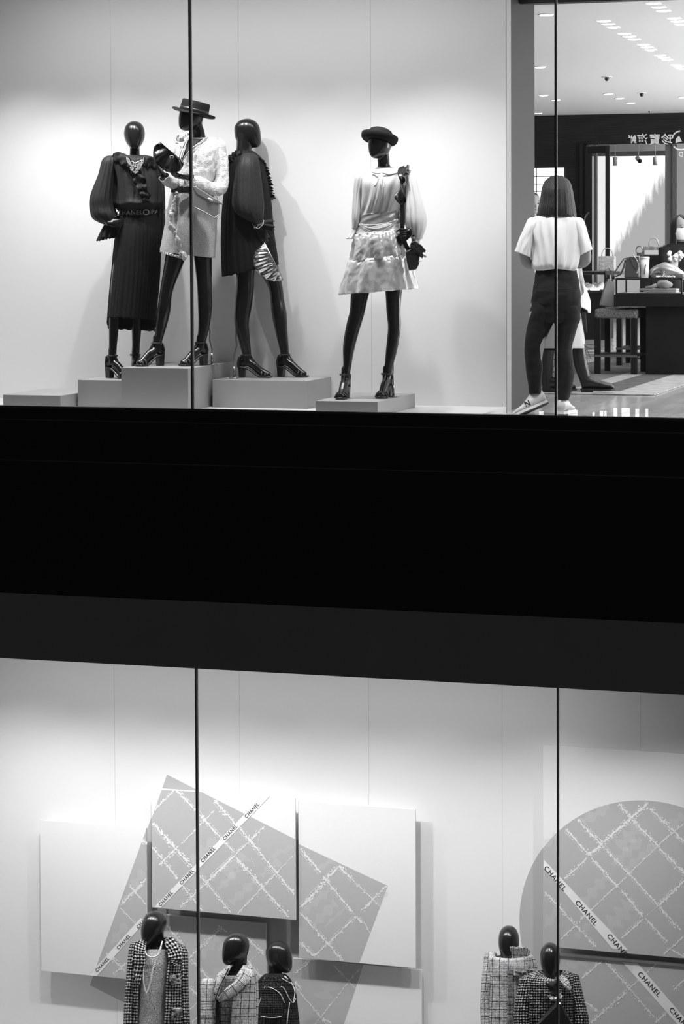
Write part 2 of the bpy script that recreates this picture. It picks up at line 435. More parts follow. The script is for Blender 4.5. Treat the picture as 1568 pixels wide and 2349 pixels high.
canvas(None, [(345, 2097), (610, 2116.5), (611, 2460), (345, 2440)], YD, 'grey patterned canvas below the five-word ribbon canvas',
       prints=[[(345, 2097), (610, 2116.5), (611, 2460), (345, 2440)]],
       segs=[(378, 2118, 432, 2184, 1), (438, 2200, 520, 2290, .9), (430, 2200, 506, 2130, .9), (500, 2122, 520, 2140, .8), (566, 2150, 606, 2190, 1), (570, 2206, 604, 2180, .2), (560, 2195, 606, 2250, 1), (432, 2262, 460, 2290, 1), (420, 2330, 460, 2292, .5), (400, 2150, 412, 2134, .4), (440, 2345, 500, 2290, .7)],
       hat=[(450, 2200, 500, 2150, 26, .8), (500, 2180, 560, 2140, 20, .8), (470, 2255, 520, 2215, 24, .8)], seed=11)
canvas(None, [(672, 2198), (966, 2225), (968, 2500), (672, 2475)], YE, 'lowest canvas, below the tall white one and mostly in its shadow',
       prints=[[(672, 2198), (833, 2212), (762, 2430), (672, 2420)]],
       segs=[(676, 2232, 722, 2196, .9), (674, 2260, 748, 2349, .6), (764, 2214, 815, 2268, .4), (722, 2349, 824, 2222, .5), (676, 2252, 692, 2272, .9), (740, 2335, 760, 2349, .8)],
       hat=[(735, 2290, 790, 2230, 44, .2)], seed=13)
# right-hand group: the grey disc across two canvases
YF, YG = 1.20, 1.255
DC, DR = V((1.869, 0, -3.655)), .931
def arc(xmin, xmax, zmin, zmax, c, r, n=80):
    pts = []
    for i in range(n):
        a = 2 * pi * i / n
        p = V((c.x + r * cos(a), 0, c.z + r * sin(a)))
        pts.append(p)
    def clip(ps, f):
        out = []
        for i in range(len(ps)):
            a, b = ps[i], ps[(i + 1) % len(ps)]; fa, fb = f(a), f(b)
            if fa >= 0: out.append(a)
            if fa * fb < 0: out.append(a + (b - a) * (fa / (fa - fb)))
        return out
    for f in (lambda p: p.x - xmin, lambda p: xmax - p.x, lambda p: p.z - zmin, lambda p: zmax - p.z): pts = clip(pts, f)
    return pts
canvas(None, None, YF, 'large pale canvas at the right edge, with the top half of the grey disc', world=[V((1.108, 0, -2.375)), V((3.0, 0, -2.375)), V((3.0, 0, -3.828)), V((1.108, 0, -3.828))],
       prints=[arc(1.109, 2.99, -3.828, -2.4, DC, DR)],
       segs=[(1325, 1880, 1381, 1940, 1.1), (1381, 1940, 1448, 2012, 1), (1448, 2010, 1560, 2134, .85), (1297, 1902, 1350, 1962, 1), (1356, 1968, 1418, 2036, 1), (1424, 2042, 1474, 2102, 1), (1478, 2106, 1530, 2162, .9), (1418, 1844, 1448, 1876, .9), (1450, 1880, 1512, 1944, 1.05),
             (1512, 1946, 1580, 2014, 1.1), (1490, 1854, 1600, 1962, 1), (1249, 2046, 1300, 2100, 1), (1300, 2102, 1366, 2172, .9), (1294, 2017, 1346, 1968, .9), (1348, 1964, 1486, 1842, 1.3), (1284, 2156, 1320, 2124, .7), (1320, 2120, 1410, 2036, .7), (1410, 2036, 1505, 1944, .5), (1510, 1938, 1600, 1862, .6), (1424, 2152, 1475, 2108, .9), (1476, 2106, 1520, 2068, .35), (1512, 2076, 1590, 2000, 1.1), (1520, 2190, 1600, 2120, .8), (1540, 2178, 1568, 2196, .8)],
       hat=[(1335, 1885, 1395, 1850, 30, 1.0), (1420, 1945, 1465, 1895, 40, .7), (1405, 1985, 1470, 1925, 30, .8), (1435, 1995, 1500, 1940, 24, .8), (1340, 2070, 1390, 2010, 30, .8), (1390, 2135, 1445, 2075, 50, .6), (1248, 2125, 1280, 2085, 26, .8), (1250, 1940, 1275, 1915, 20, .8), (1540, 1895, 1568, 1870, 26, .8), (1320, 2150, 1360, 2110, 18, .8)],
       ribbon=[(1246, 1971), (1246, 1991), (1404, 2176), (1441, 2180)], texts=[(1272, 2015, 27, 31), (1344, 2094, 27, 31), (1417, 2171, 27, 31)], tsize=.050, seed=17)
canvas(None, None, YG, 'canvas at the right edge with the lower half of the grey disc', world=[V((1.13, 0, -3.885)), V((3.0, 0, -3.885)), V((3.0, 0, -5.0)), V((1.13, 0, -5.0))],
       prints=[arc(1.131, 2.99, -4.99, -3.905, DC + V((0, 0, -.01)), DR)],
       segs=[(1388, 2206, 1442, 2266, 1), (1442, 2266, 1500, 2334, .8), (1334, 2244, 1380, 2204, .9), (1354, 2347, 1440, 2272, 1.0), (1440, 2270, 1505, 2210, .6), (1334, 2292, 1372, 2322, .9), (1502, 2345, 1545, 2310, 1), (1545, 2270, 1590, 2230, .9)],
       hat=[(1300, 2215, 1370, 2200, 24, .9), (1490, 2300, 1520, 2280, 40, .5)],
       ribbon=[(1427, 2207), (1462, 2210), (1602, 2372), (1590, 2392)], texts=[(1488, 2258, 27, 30), (1560, 2340, 27, 30)], tsize=.050, seed=19)
# plain vinyl shapes on the backdrop itself
wl = bpy.data.objects['wall_lower']
sq = pxy([(383, 1777), (889, 2032), (712, 2515), (206, 2260)], YB - .0015)
MB().slab(sq, (0, .0013, 0)).build('grey_vinyl_square', M['decal'], wl)
c2, r2 = V((1.845, 0, -3.695)), .943
dsk = [V((c2.x + r2 * cos(2 * pi * i / 96), YB - .0015, c2.z + r2 * sin(2 * pi * i / 96))) for i in range(96)]
MB().slab(dsk, (0, .0013, 0)).build('grey_vinyl_disc', M['decal'], wl)

# ================================================================== figures: library
M['skin_black'] = mat('black_lacquer', .010, .24, spec=.55, coat=.0)
M['felt'] = mat('black_felt', .010, .85, spec=.2, bump=.3, bscale=300)
M['leather'] = mat('black_leather', .014, .3, spec=.6, bump=.15, bscale=120)
M['steel'] = mat('brushed_steel', .35, .3, metal=1)
M['silver'] = mat('bright_silver', .85, .28, metal=.45)

class Fig:
    def __init__(s, D): s.D = D
    def p(s, x, y, dd=0): return atd(x, y, s.D + dd)
    def m(s, px): return px * s.D / FPX
    def pts(s, L): return [s.p(a[0], a[1], a[2]) for a in L]
    def tube(s, mb, L, n=14, K=None, m=0, flat=None):
        q = crom(L, K or 4 * len(L))
        mb.tube([s.p(a, b, c) for a, b, c, r in q], [s.m(r) for a, b, c, r in q], n, m, flat=flat)
    def rings(s, rows, K=30, n=48, fold=None, dy=None, yaw=0.0):
        out = []
        for k, (y, xl, xr, dd, dep) in enumerate(crom(rows, K)):
            t = k / (K - 1); R = []
            for i in range(n):
                th = 2 * pi * i / n; f = 1 + (fold(th, t) if fold else 0)
                w = (xr - xl) / 2
                R.append(s.p((xl + xr) / 2 + w * cos(th) * f, y + (dy(th, t) if dy else 0), dd + dep * sin(th) * f + yaw * cos(th)))
            out.append(R)
        return out
    def cloth(s, name, rows, m, parent, K=30, n=48, fold=None, dy=None, thick=.003, cap=False, yaw=0.0, mats=None):
        mb = MB(); mb.loft(s.rings(rows, K, n, fold, dy, yaw), 0, cap, cap)
        o = mb.build(name, m, parent, True, mats)
        if thick:
            q = o.modifiers.new('thickness', 'SOLIDIFY'); q.thickness = thick; q.offset = 0
        return o
    def ruffle(s, name, path, wid, m, parent, waves=12, amp=.012, K=90, A=6, seed=0, both=True, ang=None, yw=0.0):
        plen = sum(sqrt((a[0] - b_[0]) ** 2 + (a[1] - b_[1]) ** 2) for a, b_ in zip(path, path[1:]))
        q = crom([tuple(a) + (w,) for a, w in zip(path, wid)], K); vs = []; fs = []
        for k, (x, y, d, w) in enumerate(q):
            x2, y2 = q[min(k + 1, K - 1)][:2]; x1, y1 = q[max(k - 1, 0)][:2]
            L = max(1e-6, sqrt((x2 - x1) ** 2 + (y2 - y1) ** 2)); nx, ny = -(y2 - y1) / L, (x2 - x1) / L
            t = k / (K - 1)
            for a in range(A):
                u = (a / (A - 1) - .5) * 2 if both else a / (A - 1)
                ph = 2 * pi * waves * t + seed + 3.2 * noise.noise(V((t * waves * .6, u * .8, seed + 3)))
                wv = amp * sin(ph + .6 * u) * abs(u) ** .8 + amp * 1.1 * noise.noise(V((t * waves * 1.4, u * 2.2, seed)))
                ex = yw * cos(ph) * abs(u) + yw * 1.2 * noise.noise(V((t * waves * 1.3, u * 3, seed + 9)))
                u = u * (1 + .35 * noise.noise(V((t * waves * .9, 0, seed + 5))))
                vs.append(s.p(x + nx * w * u + ex, y + ny * w * u + ex * .6, d + wv - .004 * (1 - abs(u))))
        uvs = []
        for k in range(K - 1):
            for a in range(A - 1):
                ii = (k * A + a, k * A + a + 1, (k + 1) * A + a + 1, (k + 1) * A + a); fs.append(ii)
                uvs.append([(s.m(q[j // A][3] * 2 * (j % A) / (A - 1)), s.m((j // A) * plen / K)) for j in ii])
        o = MB().add(vs, fs, 0, uvs).build(name, m, parent, True)
        z = o.modifiers.new('thickness', 'SOLIDIFY'); z.thickness = .0025; z.offset = 0
        return o

def heading(a):                 # 0 = to the right of the picture, 90 = towards the street
    a = radians(a); return _r0 * cos(a) - _h * sin(a)
HEADROWS = [(0, -3, 3, 3), (.015, -9, 8, 8), (.04, -14.5, 12, 11.5), (.08, -19.5, 17, 15.5), (.16, -25, 23, 20), (.28, -29.5, 27.5, 23), (.42, -30, 29.5, 24), (.56, -29, 30.5, 23.5), (.68, -27.5, 31, 21), (.8, -23, 31, 17), (.88, -16, 30, 13), (.94, -5, 27.5, 9), (.98, 4, 24, 5.5), (1, 12, 19, 2.5)]
def egg_head(mb, top, H, face, up=V((0, 0, 1)), n=28, wk=1.0):
    up = V(up).normalized(); face = (V(face) - up * V(face).dot(up)).normalized(); side = up.cross(face)
    rings = []
    for t, b, f, w in crom(HEADROWS, 34):
        k = H / 66; c = V(top) - up * (t * H) + face * ((b + f) / 2 * k)
        rings.append([c + face * ((f - b) / 2 * k * cos(2 * pi * i / n)) + side * (w * wk * k * sin(2 * pi * i / n)) for i in range(n)])
    mb.loft(rings)
def hand(mb, wrist, d, pn, side=1, curl=.5, sc=1.0, spread=.0):
    d = V(d).normalized(); pn = V(pn); pn = (pn - d * pn.dot(d)).normalized(); lat = pn.cross(d) * side
    w = V(wrist)
    mb.ell(w + d * .045 * sc, .040 * sc, .052 * sc, .015 * sc, 12, 8, X=lat, Y=d, Z=pn)
    mb.tube([w - d * .02 * sc, w + d * .03 * sc], [.022 * sc, .024 * sc], 10)
    for i, Ln in enumerate((.074, .084, .078, .060)):
        b = w + d * (.080 + (.006 if i in (1, 2) else 0)) * sc + lat * (.030 - i * .020) * sc
        dr = (d + lat * spread * (1.5 - i) * .3).normalized(); pts = [b - d * .02 * sc, b]; p = b
        for sgm in range(3):
            a = curl * (.5 + .6 * sgm) + .08 * i
            q = dr * cos(a) + pn * sin(a); p = p + q * (Ln * (.45, .32, .26)[sgm]) * sc; pts.append(p)
        mb.tube(pts, [.0095 * sc, .0093 * sc, .0088 * sc, .0082 * sc, .0066 * sc], 8)
    b = w + d * .022 * sc + lat * .026 * sc
    e = (d * .62 + lat * .72 + pn * .25).normalized()
    p1 = b + e * .040 * sc; p2 = p1 + (e * .7 + d * .5 + pn * curl * .4).normalized() * .032 * sc
    mb.tube([w + d * .01 * sc + lat * .012 * sc, b, p1, p2], [.012 * sc, .0115 * sc, .010 * sc, .0075 * sc], 8)
def foot(mb, F, hd, gz, lift=.075, L=.20):      # F: point on the ground below the ankle
    d = heading(hd); F = V((F.x, F.y, gz)); z = V((0, 0, 1))
    mb.tube([F + z * (lift + .14), F + z * (lift + .065) + d * .005, F + z * (lift + .03) + d * .015], [.028, .031, .030], 12)
    mb.ell(F - d * .022 + z * (lift + .028), .030, .028, .027, 12, 8, X=d, Y=z.cross(d), Z=z)
    mb.tube([F + d * .0 + z * (lift + .05), F + d * .06 + z * (lift * .62 + .045), F + d * .11 + z * (lift * .2 + .033), F + d * (L - .055) + z * .026, F + d * (L - .025) + z * .022],
            [.030, .030, .029, .027, .018], 12, flat=1.0)
    for i in range(5):
        o = z.cross(d) * (.026 - i * .013)
        mb.ell(F + d * (L - .045 - .004 * abs(i - 1)) + o + z * .022, .020, .0075, .009, 8, 6, X=d, Y=z.cross(d), Z=z)
def sandal(parent, F, hd, gz, lift=.075, L=.20, m=None):
    d = heading(hd); z = V((0, 0, 1)); s = z.cross(d); F = V((F.x, F.y, gz)); mb = MB(); n = 10
    prof = [(-.052, lift + .0, .024), (-.03, lift, .030), (.02, lift * .86, .029), (.06, lift * .5, .030), (.10, lift * .16, .037), (.14, .010, .040), (L - .035, .008, .036), (L - .012, .010, .020)]
    rings = []
    for a, zz, w in crom(prof, 22):
        c = F + d * a + z * zz
        rings.append([c + s * w + z * .006, c - s * w + z * .006, c - s * w - z * .006 + z * 0, c + s * w - z * .006])
    mb.loft(rings)
    hb = MB()
    t0 = F - d * .025 + z * (lift - .004)
    hb.loft([[t0 + d * (x * .026) + s * (y * .026) for x, y in ((-1, -1), (1, -1), (1, 1), (-1, 1))], [F - d * .026 + z * .001 + d * (x * .021) + s * (y * .023) for x, y in ((-1, -1), (1, -1), (1, 1), (-1, 1))]])
    def band(c, ax, ay, rx, ry, w, a0=0, a1=2 * pi, tilt=V((0, 0, 0))):
        pts = [c + ax * rx * cos(a0 + (a1 - a0) * i / 20) + ay * ry * sin(a0 + (a1 - a0) * i / 20) for i in range(21)]
        mb.tube(pts, w, 6)
    # two crossing toe straps, instep bar, ankle strap, heel counter
    band(F + d * .125 + z * .012, s, z, .042, .040, .008, 0, pi)
    band(F + d * .150 + z * .008, s, z, .040, .032, .008, 0, pi)
    mb.tube([F + d * .135 + z * .050, F + d * .09 + z * (.06 + lift * .35), F + d * .045 + z * (lift + .075), F + d * .034 + z * (lift + .10)], .0055, 6)
    c = F + z * (lift + .088) + d * .003
    band(c, d, s, .037, .035, .006)
    for i in (-1, 1):
        mb.tube([F - d * .045 + s * .02 * i + z * lift, F - d * .05 + s * .018 * i + z * (lift + .04), F - d * .03 + s * .026 * i + z * (lift + .085)], .008, 6)
    mb.tube([F - d * .052 + z * lift, F - d * .055 + z * (lift + .03), F - d * .046 + z * (lift + .075)], .012, 8)
    mb.ell(F + s * -.036 + z * (lift + .088), .008, .006, .008, 8, 6)
    o = mb.build('sandal', m or M['leather'], parent, True)
    bevel(hb.build('block_heel', m or M['leather'], o), .003)
    return o
def body(mb, parent, m, vox=.0055, name='body', sm=6):
    o = mb.build(name, m, parent, True)
    r = o.modifiers.new('remesh', 'REMESH'); r.mode = 'VOXEL'; r.voxel_size = vox; r.use_smooth_shade = True
    k = o.modifiers.new('smooth', 'SMOOTH'); k.factor = .5; k.iterations = sm
    return bake(o)
def rod(fig, parent, pts, gz):
    mb = MB(); q = [fig.p(*a) for a in pts]; b = q[-1]; b = V((b.x, b.y, gz)); q[-1] = b
    mb.tube(q, .0062, 8); mb.tube([b, b + V((0, 0, .085))], .010, 10)
    mb.tube([b + V((0, 0, .0005)), b + V((0, 0, .007))], .038, 20)
    return mb.build('support_rod', M['steel'], parent, True)
def nz(x, y, z): return noise.noise(V((x, y, z)))
def disc_hat(name, parent, c, up, prof, m, n=48, dent=0, sag=None):
    """a hat turned from a profile (radius, height) about its tilted axis"""
    up = V(up).normalized(); ax = up.cross(V((0, 1, 0))).normalized(); ay = up.cross(ax)
    rings = []
    for r, hgt in prof:
        R = []
        for i in range(n):
            t = 2 * pi * i / n; zz = hgt + (sag(t, r) if sag else 0)
            R.append(V(c) + ax * r * cos(t) + ay * r * sin(t) + up * zz)
        rings.append(R)
    return MB().loft(rings, 0, True, True).build(name, m, parent, True)
def fan_clutch(fig, name, A, B, arc, dd, m, mframe, label, group, k=9, thick=.030, amp=.010):
    root = thing(name, fig.p((A[0] + B[0]) / 2, (A[1] + B[1]) / 2, dd), label, 'clutch bag', group)
    mb = MB(); K = 100; VV = 10; q = crom(arc, K)
    for sgn in (-1, 1):
        vs = []
        for i in range(K):
            u = i / (K - 1); fx, fy = A[0] + (B[0] - A[0]) * u, A[1] + (B[1] - A[1]) * u
            for j in range(VV):
                v = j / (VV - 1)
                off = thick * (.35 + .65 * sin(pi * min(1, v * .8 + .12))) * (1 - v ** 6) * (1 - (2 * u - 1) ** 8)
                off += amp * v * (1 - v ** 8) * sin(2 * pi * k * u + .8 * v) * (1 - (2 * u - 1) ** 6)
                vs.append(fig.p(fx + (q[i][0] - fx) * v, fy + (q[i][1] - fy) * v, dd + sgn * max(off, .0008)))
        fs = [(i * VV + j, i * VV + j + 1, (i + 1) * VV + j + 1, (i + 1) * VV + j) for i in range(K - 1) for j in range(VV - 1)]
        mb.add(vs, fs)
    # close the rim
    b = K * VV
    rim = [i * VV + VV - 1 for i in range(K)]
    for i in range(K - 1): mb.f.append([rim[i], rim[i + 1], rim[i + 1] + b, rim[i] + b]); mb.fm.append(0); mb.uv.append(None)
    mb.build('pleated_body', m, root, True)
    fr = MB()
    for o in (-.006, .006):
        fr.tube([fig.p(A[0], A[1], dd + o * 1.6), fig.p(B[0], B[1], dd + o * 1.6)], .0055, 8)
    fb = fr.build('frame', mframe, root, True)
    cm = MB(); mx, my = A[0] + (B[0] - A[0]) * .52, A[1] + (B[1] - A[1]) * .52
    ux, uy = (arc[len(arc) // 2][0] - mx), (arc[len(arc) // 2][1] - my); l = sqrt(ux * ux + uy * uy)
    c = fig.p(mx + ux / l * 9, my + uy / l * 9, dd - thick * .8 - .006)
    for s in (-1, 1):
        pts = [c + RGT * (.005 * s + .008 * cos(a) * s) + UPV * .008 * sin(a) for a in [(-.75 + 1.5 * i / 12) * pi for i in range(13)]]
        cm.tube(pts, .0016, 6)
    cm.build('double_c_clasp', M['silver'], root, True)
    return root

# fabrics
def fabric_sparkle(name, col, rough=.6, dens=900, th=.62):
    m = mat(name, col, rough, spec=.18, bump=.2, bscale=25, stretch=(6, 6, .6)); nt = m.node_tree; b = nt.nodes['Principled BSDF']; L = nt.links
    tc = nt.nodes.new('ShaderNodeTexCoord'); v = nt.nodes.new('ShaderNodeTexVoronoi'); v.inputs['Scale'].default_value = 130
    mp = nt.nodes.new('ShaderNodeMapping'); mp.inputs['Scale'].default_value = (1, 1, .55)
    L.new(tc.outputs['Object'], mp.inputs[0]); L.new(mp.outputs[0], v.inputs['Vector'])
    n = nt.nodes.new('ShaderNodeTexNoise'); n.inputs['Scale'].default_value = 9; L.new(tc.outputs['Object'], n.inputs['Vector'])
    lt = nt.nodes.new('ShaderNodeMath'); lt.operation = 'LESS_THAN'; lt.inputs[1].default_value = .085; L.new(v.outputs['Distance'], lt.inputs[0])
    wn = nt.nodes.new('ShaderNodeMath'); wn.operation = 'GREATER_THAN'; wn.inputs[1].default_value = th
    sp = nt.nodes.new('ShaderNodeSeparateColor'); L.new(v.outputs['Color'], sp.inputs[0]); L.new(sp.outputs[0], wn.inputs[0])
    mu = nt.nodes.new('ShaderNodeMath'); mu.operation = 'MULTIPLY'; L.new(lt.outputs[0], mu.inputs[0]); L.new(wn.outputs[0], mu.inputs[1])
    mx = nt.nodes.new('ShaderNodeMix'); mx.data_type = 'RGBA'; mx.inputs['A'].default_value = g(col); mx.inputs['B'].default_value = g(.5)
    L.new(mu.outputs[0], mx.inputs['Factor']); L.new(mx.outputs['Result'], b.inputs['Base Color']); L.new(mu.outputs[0], b.inputs['Metallic'])
    return m
def fabric_tweed(name, dark, light, cell=.011, yarn=.5, bump=.8, dist=.006, rough=.85, extra=None):
    """chunky two-tone weave on the UV length/width coordinates (metres)"""
    m = bpy.data.materials.new(name); m.use_nodes = True; nt = m.node_tree; b = nt.nodes['Principled BSDF']; L = nt.links
    b.inputs['Roughness'].default_value = rough; b.inputs['Specular IOR Level'].default_value = .15
    def N(t, **k):
        x = nt.nodes.new(t)
        for a, q in k.items(): setattr(x, a, q)
        return x
    def math_(op, a, c=None):
        x = N('ShaderNodeMath', operation=op)
        for i, q in enumerate((a, c)):
            if q is None: continue
            if isinstance(q, (int, float)): x.inputs[i].default_value = q
            else: L.new(q, x.inputs[i])
        return x.outputs[0]
    uv = N('ShaderNodeUVMap'); tc = N('ShaderNodeTexCoord')
    nn = N('ShaderNodeTexNoise'); nn.inputs['Scale'].default_value = .9 / cell; nn.inputs['Detail'].default_value = 3; L.new(tc.outputs['Object'], nn.inputs['Vector'])
    off = N('ShaderNodeVectorMath', operation='SUBTRACT'); L.new(nn.outputs['Color'], off.inputs[0]); off.inputs[1].default_value = (.5, .5, .5)
    sc = N('ShaderNodeVectorMath', operation='SCALE'); L.new(off.outputs[0], sc.inputs[0]); sc.inputs['Scale'].default_value = dist
    ad = N('ShaderNodeVectorMath', operation='ADD'); L.new(uv.outputs[0], ad.inputs[0]); L.new(sc.outputs[0], ad.inputs[1])
    sx = N('ShaderNodeSeparateXYZ'); L.new(ad.outputs[0], sx.inputs[0])
    wx = math_('SINE', math_('MULTIPLY', sx.outputs[0], 2 * pi / cell)); wy = math_('SINE', math_('MULTIPLY', sx.outputs[1], 2 * pi / cell))
    h1 = math_('ADD', wx, wy)
    n2 = N('ShaderNodeTexNoise'); n2.inputs['Scale'].default_value = 40; n2.inputs['Detail'].default_value = 5; L.new(tc.outputs['Object'], n2.inputs['Vector'])
    h2 = math_('ADD', h1, math_('MULTIPLY', math_('SUBTRACT', n2.outputs['Fac'], .5), 4.5))
    if extra:                      # plaid bars
        for ax, per, wd, amp in extra:
            s = math_('ABSOLUTE', math_('SINE', math_('MULTIPLY', sx.outputs[ax], pi / per)))
            t = math_('LESS_THAN', s, wd); h2 = math_('SUBTRACT', h2, math_('MULTIPLY', t, amp))
    mr = N('ShaderNodeMapRange'); mr.inputs[1].default_value = -1 + yarn; mr.inputs[2].default_value = 1.0 + yarn; L.new(h2, mr.inputs[0])
    mr.inputs[3].default_value = dark; mr.inputs[4].default_value = light; L.new(mr.outputs[0], b.inputs['Base Color'])
    bp = N('ShaderNodeBump'); bp.inputs['Strength'].default_value = bump; bp.inputs['Distance'].default_value = .006
    L.new(h2, bp.inputs['Height']); L.new(bp.outputs[0], b.inputs['Normal'])
    return m
M['sheer_black'] = fabric_sparkle('black_lurex', .026, .55, th=.5)
M['skirt_black'] = fabric_sparkle('black_lurex_skirt', .012, .75, th=.8)
M['ruffle_black'] = mat('black_chiffon', .010, .65, spec=.25)
M['fuzzy'] = mat('white_boucle', .78, .9, spec=.1, bump=1.0, bscale=150, var=.12, vscale=60, sheen=.4)
M['tweed_grey'] = mat('pale_tweed', .55, .9, spec=.1, bump=.9, bscale=160, var=.25, vscale=90, stretch=(1, 1, 2.5))
M['satin_black'] = mat('black_satin', .016, .30, spec=.6)
M['silver_lame'] = mat('silver_leather', .62, .2, metal=1, bump=.08, bscale=60)
M['silver_bag'] = mat('pale_metallic_leather', .55, .35, metal=.7, bump=.1, bscale=90)
M['blouse'] = mat('sheer_white_silk', .78, .45, spec=.35, alpha=.84)
M['blouse_dense'] = mat('white_silk', .80, .45, spec=.35)
M['lame'] = mat('silver_lame_cloth', .88, .30, metal=.45, bump=.3, bscale=30, detail=2)
M['sash'] = mat('grey_satin', .40, .3, metal=.4, bump=.2, bscale=20)
M['pearl'] = mat('pearls', .7, .2, spec=.7)
M['croc'] = mat('embossed_black_leather', .03, .35, spec=.5, bump=.8, bscale=60)

# ================================================================== upper window mannequins
GRP = 'dressed mannequins of the upper window'
def pl(k, t): return k * sin(t)
# ---- long black dress
F1 = Fig(17.55); GZ1 = .2325
f1a = F1.p(257, 838, .0); f1b = F1.p(311, 826, .14)
m1 = thing('mannequin', V((f1a.x + .05, f1a.y + .05, GZ1)), 'bald black mannequin in a long black ruffled dress with a lettered belt, hand on hip', 'mannequin', GRP)
b = MB()
egg_head(b, F1.p(308, 278, -.01), F1.m(66), heading(82))
F1.tube(b, [(309, 322, .0, 12), (309, 340, .01, 11.5), (309, 358, .02, 12.5), (309, 374, .02, 18), (309, 384, .02, 30)])
b.loft(F1.rings([(366, 285, 332, .02, .05), (378, 258, 356, .02, .085), (410, 268, 352, .02, .10), (450, 274, 352, .02, .095), (485, 279, 354, .02, .085), (530, 270, 364, .02, .11), (575, 266, 366, .02, .115), (600, 290, 345, .02, .07)], 24, 28))
F1.tube(b, [(292, 560, .01, 25), (276, 630, .0, 20), (266, 690, .0, 14), (262, 735, .0, 12.5), (259, 790, .0, 9.5), (257, 838, .0, 9)])
F1.tube(b, [(338, 560, .02, 25), (328, 640, .06, 20), (318, 700, .1, 14), (314, 740, .12, 12.5), (312, 790, .13, 9.5), (311, 826, .14, 9)])
F1.tube(b, [(250, 374, .01, 12), (236, 410, .03, 11), (224, 460, .04, 10), (234, 490, -.04, 9), (250, 513, -.09, 7)])
hand(b, F1.p(250, 513, -.095), _r0 * .95 + UPV * .05 + _h * .05, _h - UPV * .2, -1, .45, .82)
F1.tube(b, [(352, 384, .02, 12), (362, 430, .05, 10), (366, 490, .07, 9), (366, 548, .07, 7)])
hand(b, F1.p(366, 546, .07), -UPV, -_r0, 1, .3, .95)
foot(b, f1a, 42, GZ1); foot(b, f1b, 88, GZ1)
body(b, m1, M['skin_black'])
sandal(m1, f1a, 42, GZ1); sandal(m1, f1b, 88, GZ1)
F1.cloth('blouse', [(356, 284, 334, .02, .075), (360, 262, 350, .02, .105), (368, 250, 360, .02, .13), (400, 258, 371, .02, .15), (430, 260, 374, .02, .16), (455, 259, 375, .02, .17), (468, 260, 372, .01, .17), (478, 268, 365, .02, .135), (486, 276, 359, .02, .11)], M['sheer_black'], m1, 44, 96,
         lambda th, t: .024 * sin(30 * th + 5 * nz(cos(th) * 2, t, 0)) * min(1, t * 2) * (.5 + nz(3 * cos(th), 3 * sin(th), 4) ** 2 * 3) + .13 * nz(4 * cos(th), 4 * sin(th), t * 1.6) * min(1, t * 3), lambda th, t: (5 * nz(cos(th) * 2, sin(th) * 2, 5) if .5 < t < .95 else 0))
F1.cloth('sleeve', [(357, 249, 262, 0, .03), (359, 243, 265, 0, .05), (363, 238, 267, 0, .066), (372, 233, 268, 0, .08), (400, 226, 263, 0, .09), (430, 214, 262, 0, .10), (455, 206, 260, 0, .11), (475, 206, 262, 0, .11), (490, 209, 266, -.01, .11), (502, 215, 270, -.02, .09), (510, 228, 270, -.03, .06), (515, 240, 264, -.04, .035)], M['sheer_black'], m1, 40, 64, lambda th, t: .03 * sin(19 * th + 5 * nz(cos(th), t, 3)) * sin(pi * t) + .11 * nz(cos(th) * 4, sin(th) * 4, t * 2.2))
F1.cloth('cuff_ruffle', [(510, 242, 266, -.04, .035), (520, 236, 266, -.03, .04), (534, 229, 265, -.03, .05), (546, 224, 264, -.03, .055)], M['ruffle_black'], m1, 14, 72, lambda th, t: .16 * t * sin(9 * th) + .06 * sin(23 * th) * t, lambda th, t: 4 * t * sin(7 * th) - 4 * t * cos(th))
F1.cloth('sleeve', [(376, 345, 368, .03, .06), (420, 350, 376, .05, .08), (470, 353, 378, .06, .09), (520, 353, 378, .07, .09), (546, 356, 375, .07, .05)], M['sheer_black'], m1, 30, 56, lambda th, t: .05 * sin(11 * th) * sin(pi * t))
F1.cloth('skirt', [(486, 275, 360, .02, .11), (500, 270, 366, .02, .13), (530, 266, 370, .02, .15), (570, 261, 369, .02, .16), (620, 257, 367, .02, .165), (680, 251, 362, .02, .17), (731, 247, 357, .02, .175)], M['skirt_black'], m1, 50, 144,
         lambda th, t: (.014 * sin(38 * th + 6 * nz(cos(th), sin(th), t * .5)) + .045 * nz(3 * cos(th), 3 * sin(th), t * .8)) * min(1, .3 + t), lambda th, t: t ** 8 * (26 * max(0, min(1, (sin(th) + .05) * 3)) + 3 * cos(th) + 3 * nz(5 * cos(th), 5 * sin(th), 1)))
F1.ruffle('collar_ruffle', [(258, 357, -.05), (270, 361, -.09), (284, 367, -.12), (298, 377, -.145)], [6, 12, 13, 9], M['ruffle_black'], m1, 2.5, .012)
F1.ruffle('collar_ruffle', [(362, 384, -.08), (350, 376, -.10), (338, 372, -.12), (326, 372, -.14)], [8, 13, 14, 10], M['ruffle_black'], m1, 2.5, .012, seed=2)
F1.ruffle('jabot_ruffle', [(300, 378, -.145), (312, 392, -.155), (322, 420, -.165), (332, 444, -.168), (337, 462, -.155)], [6, 11, 12, 11, 6], M['ruffle_black'], m1, 6, .013, 160, 10, 1, yw=1.2)
nk = MB(); rn = random.Random(4); nk_d = -.028
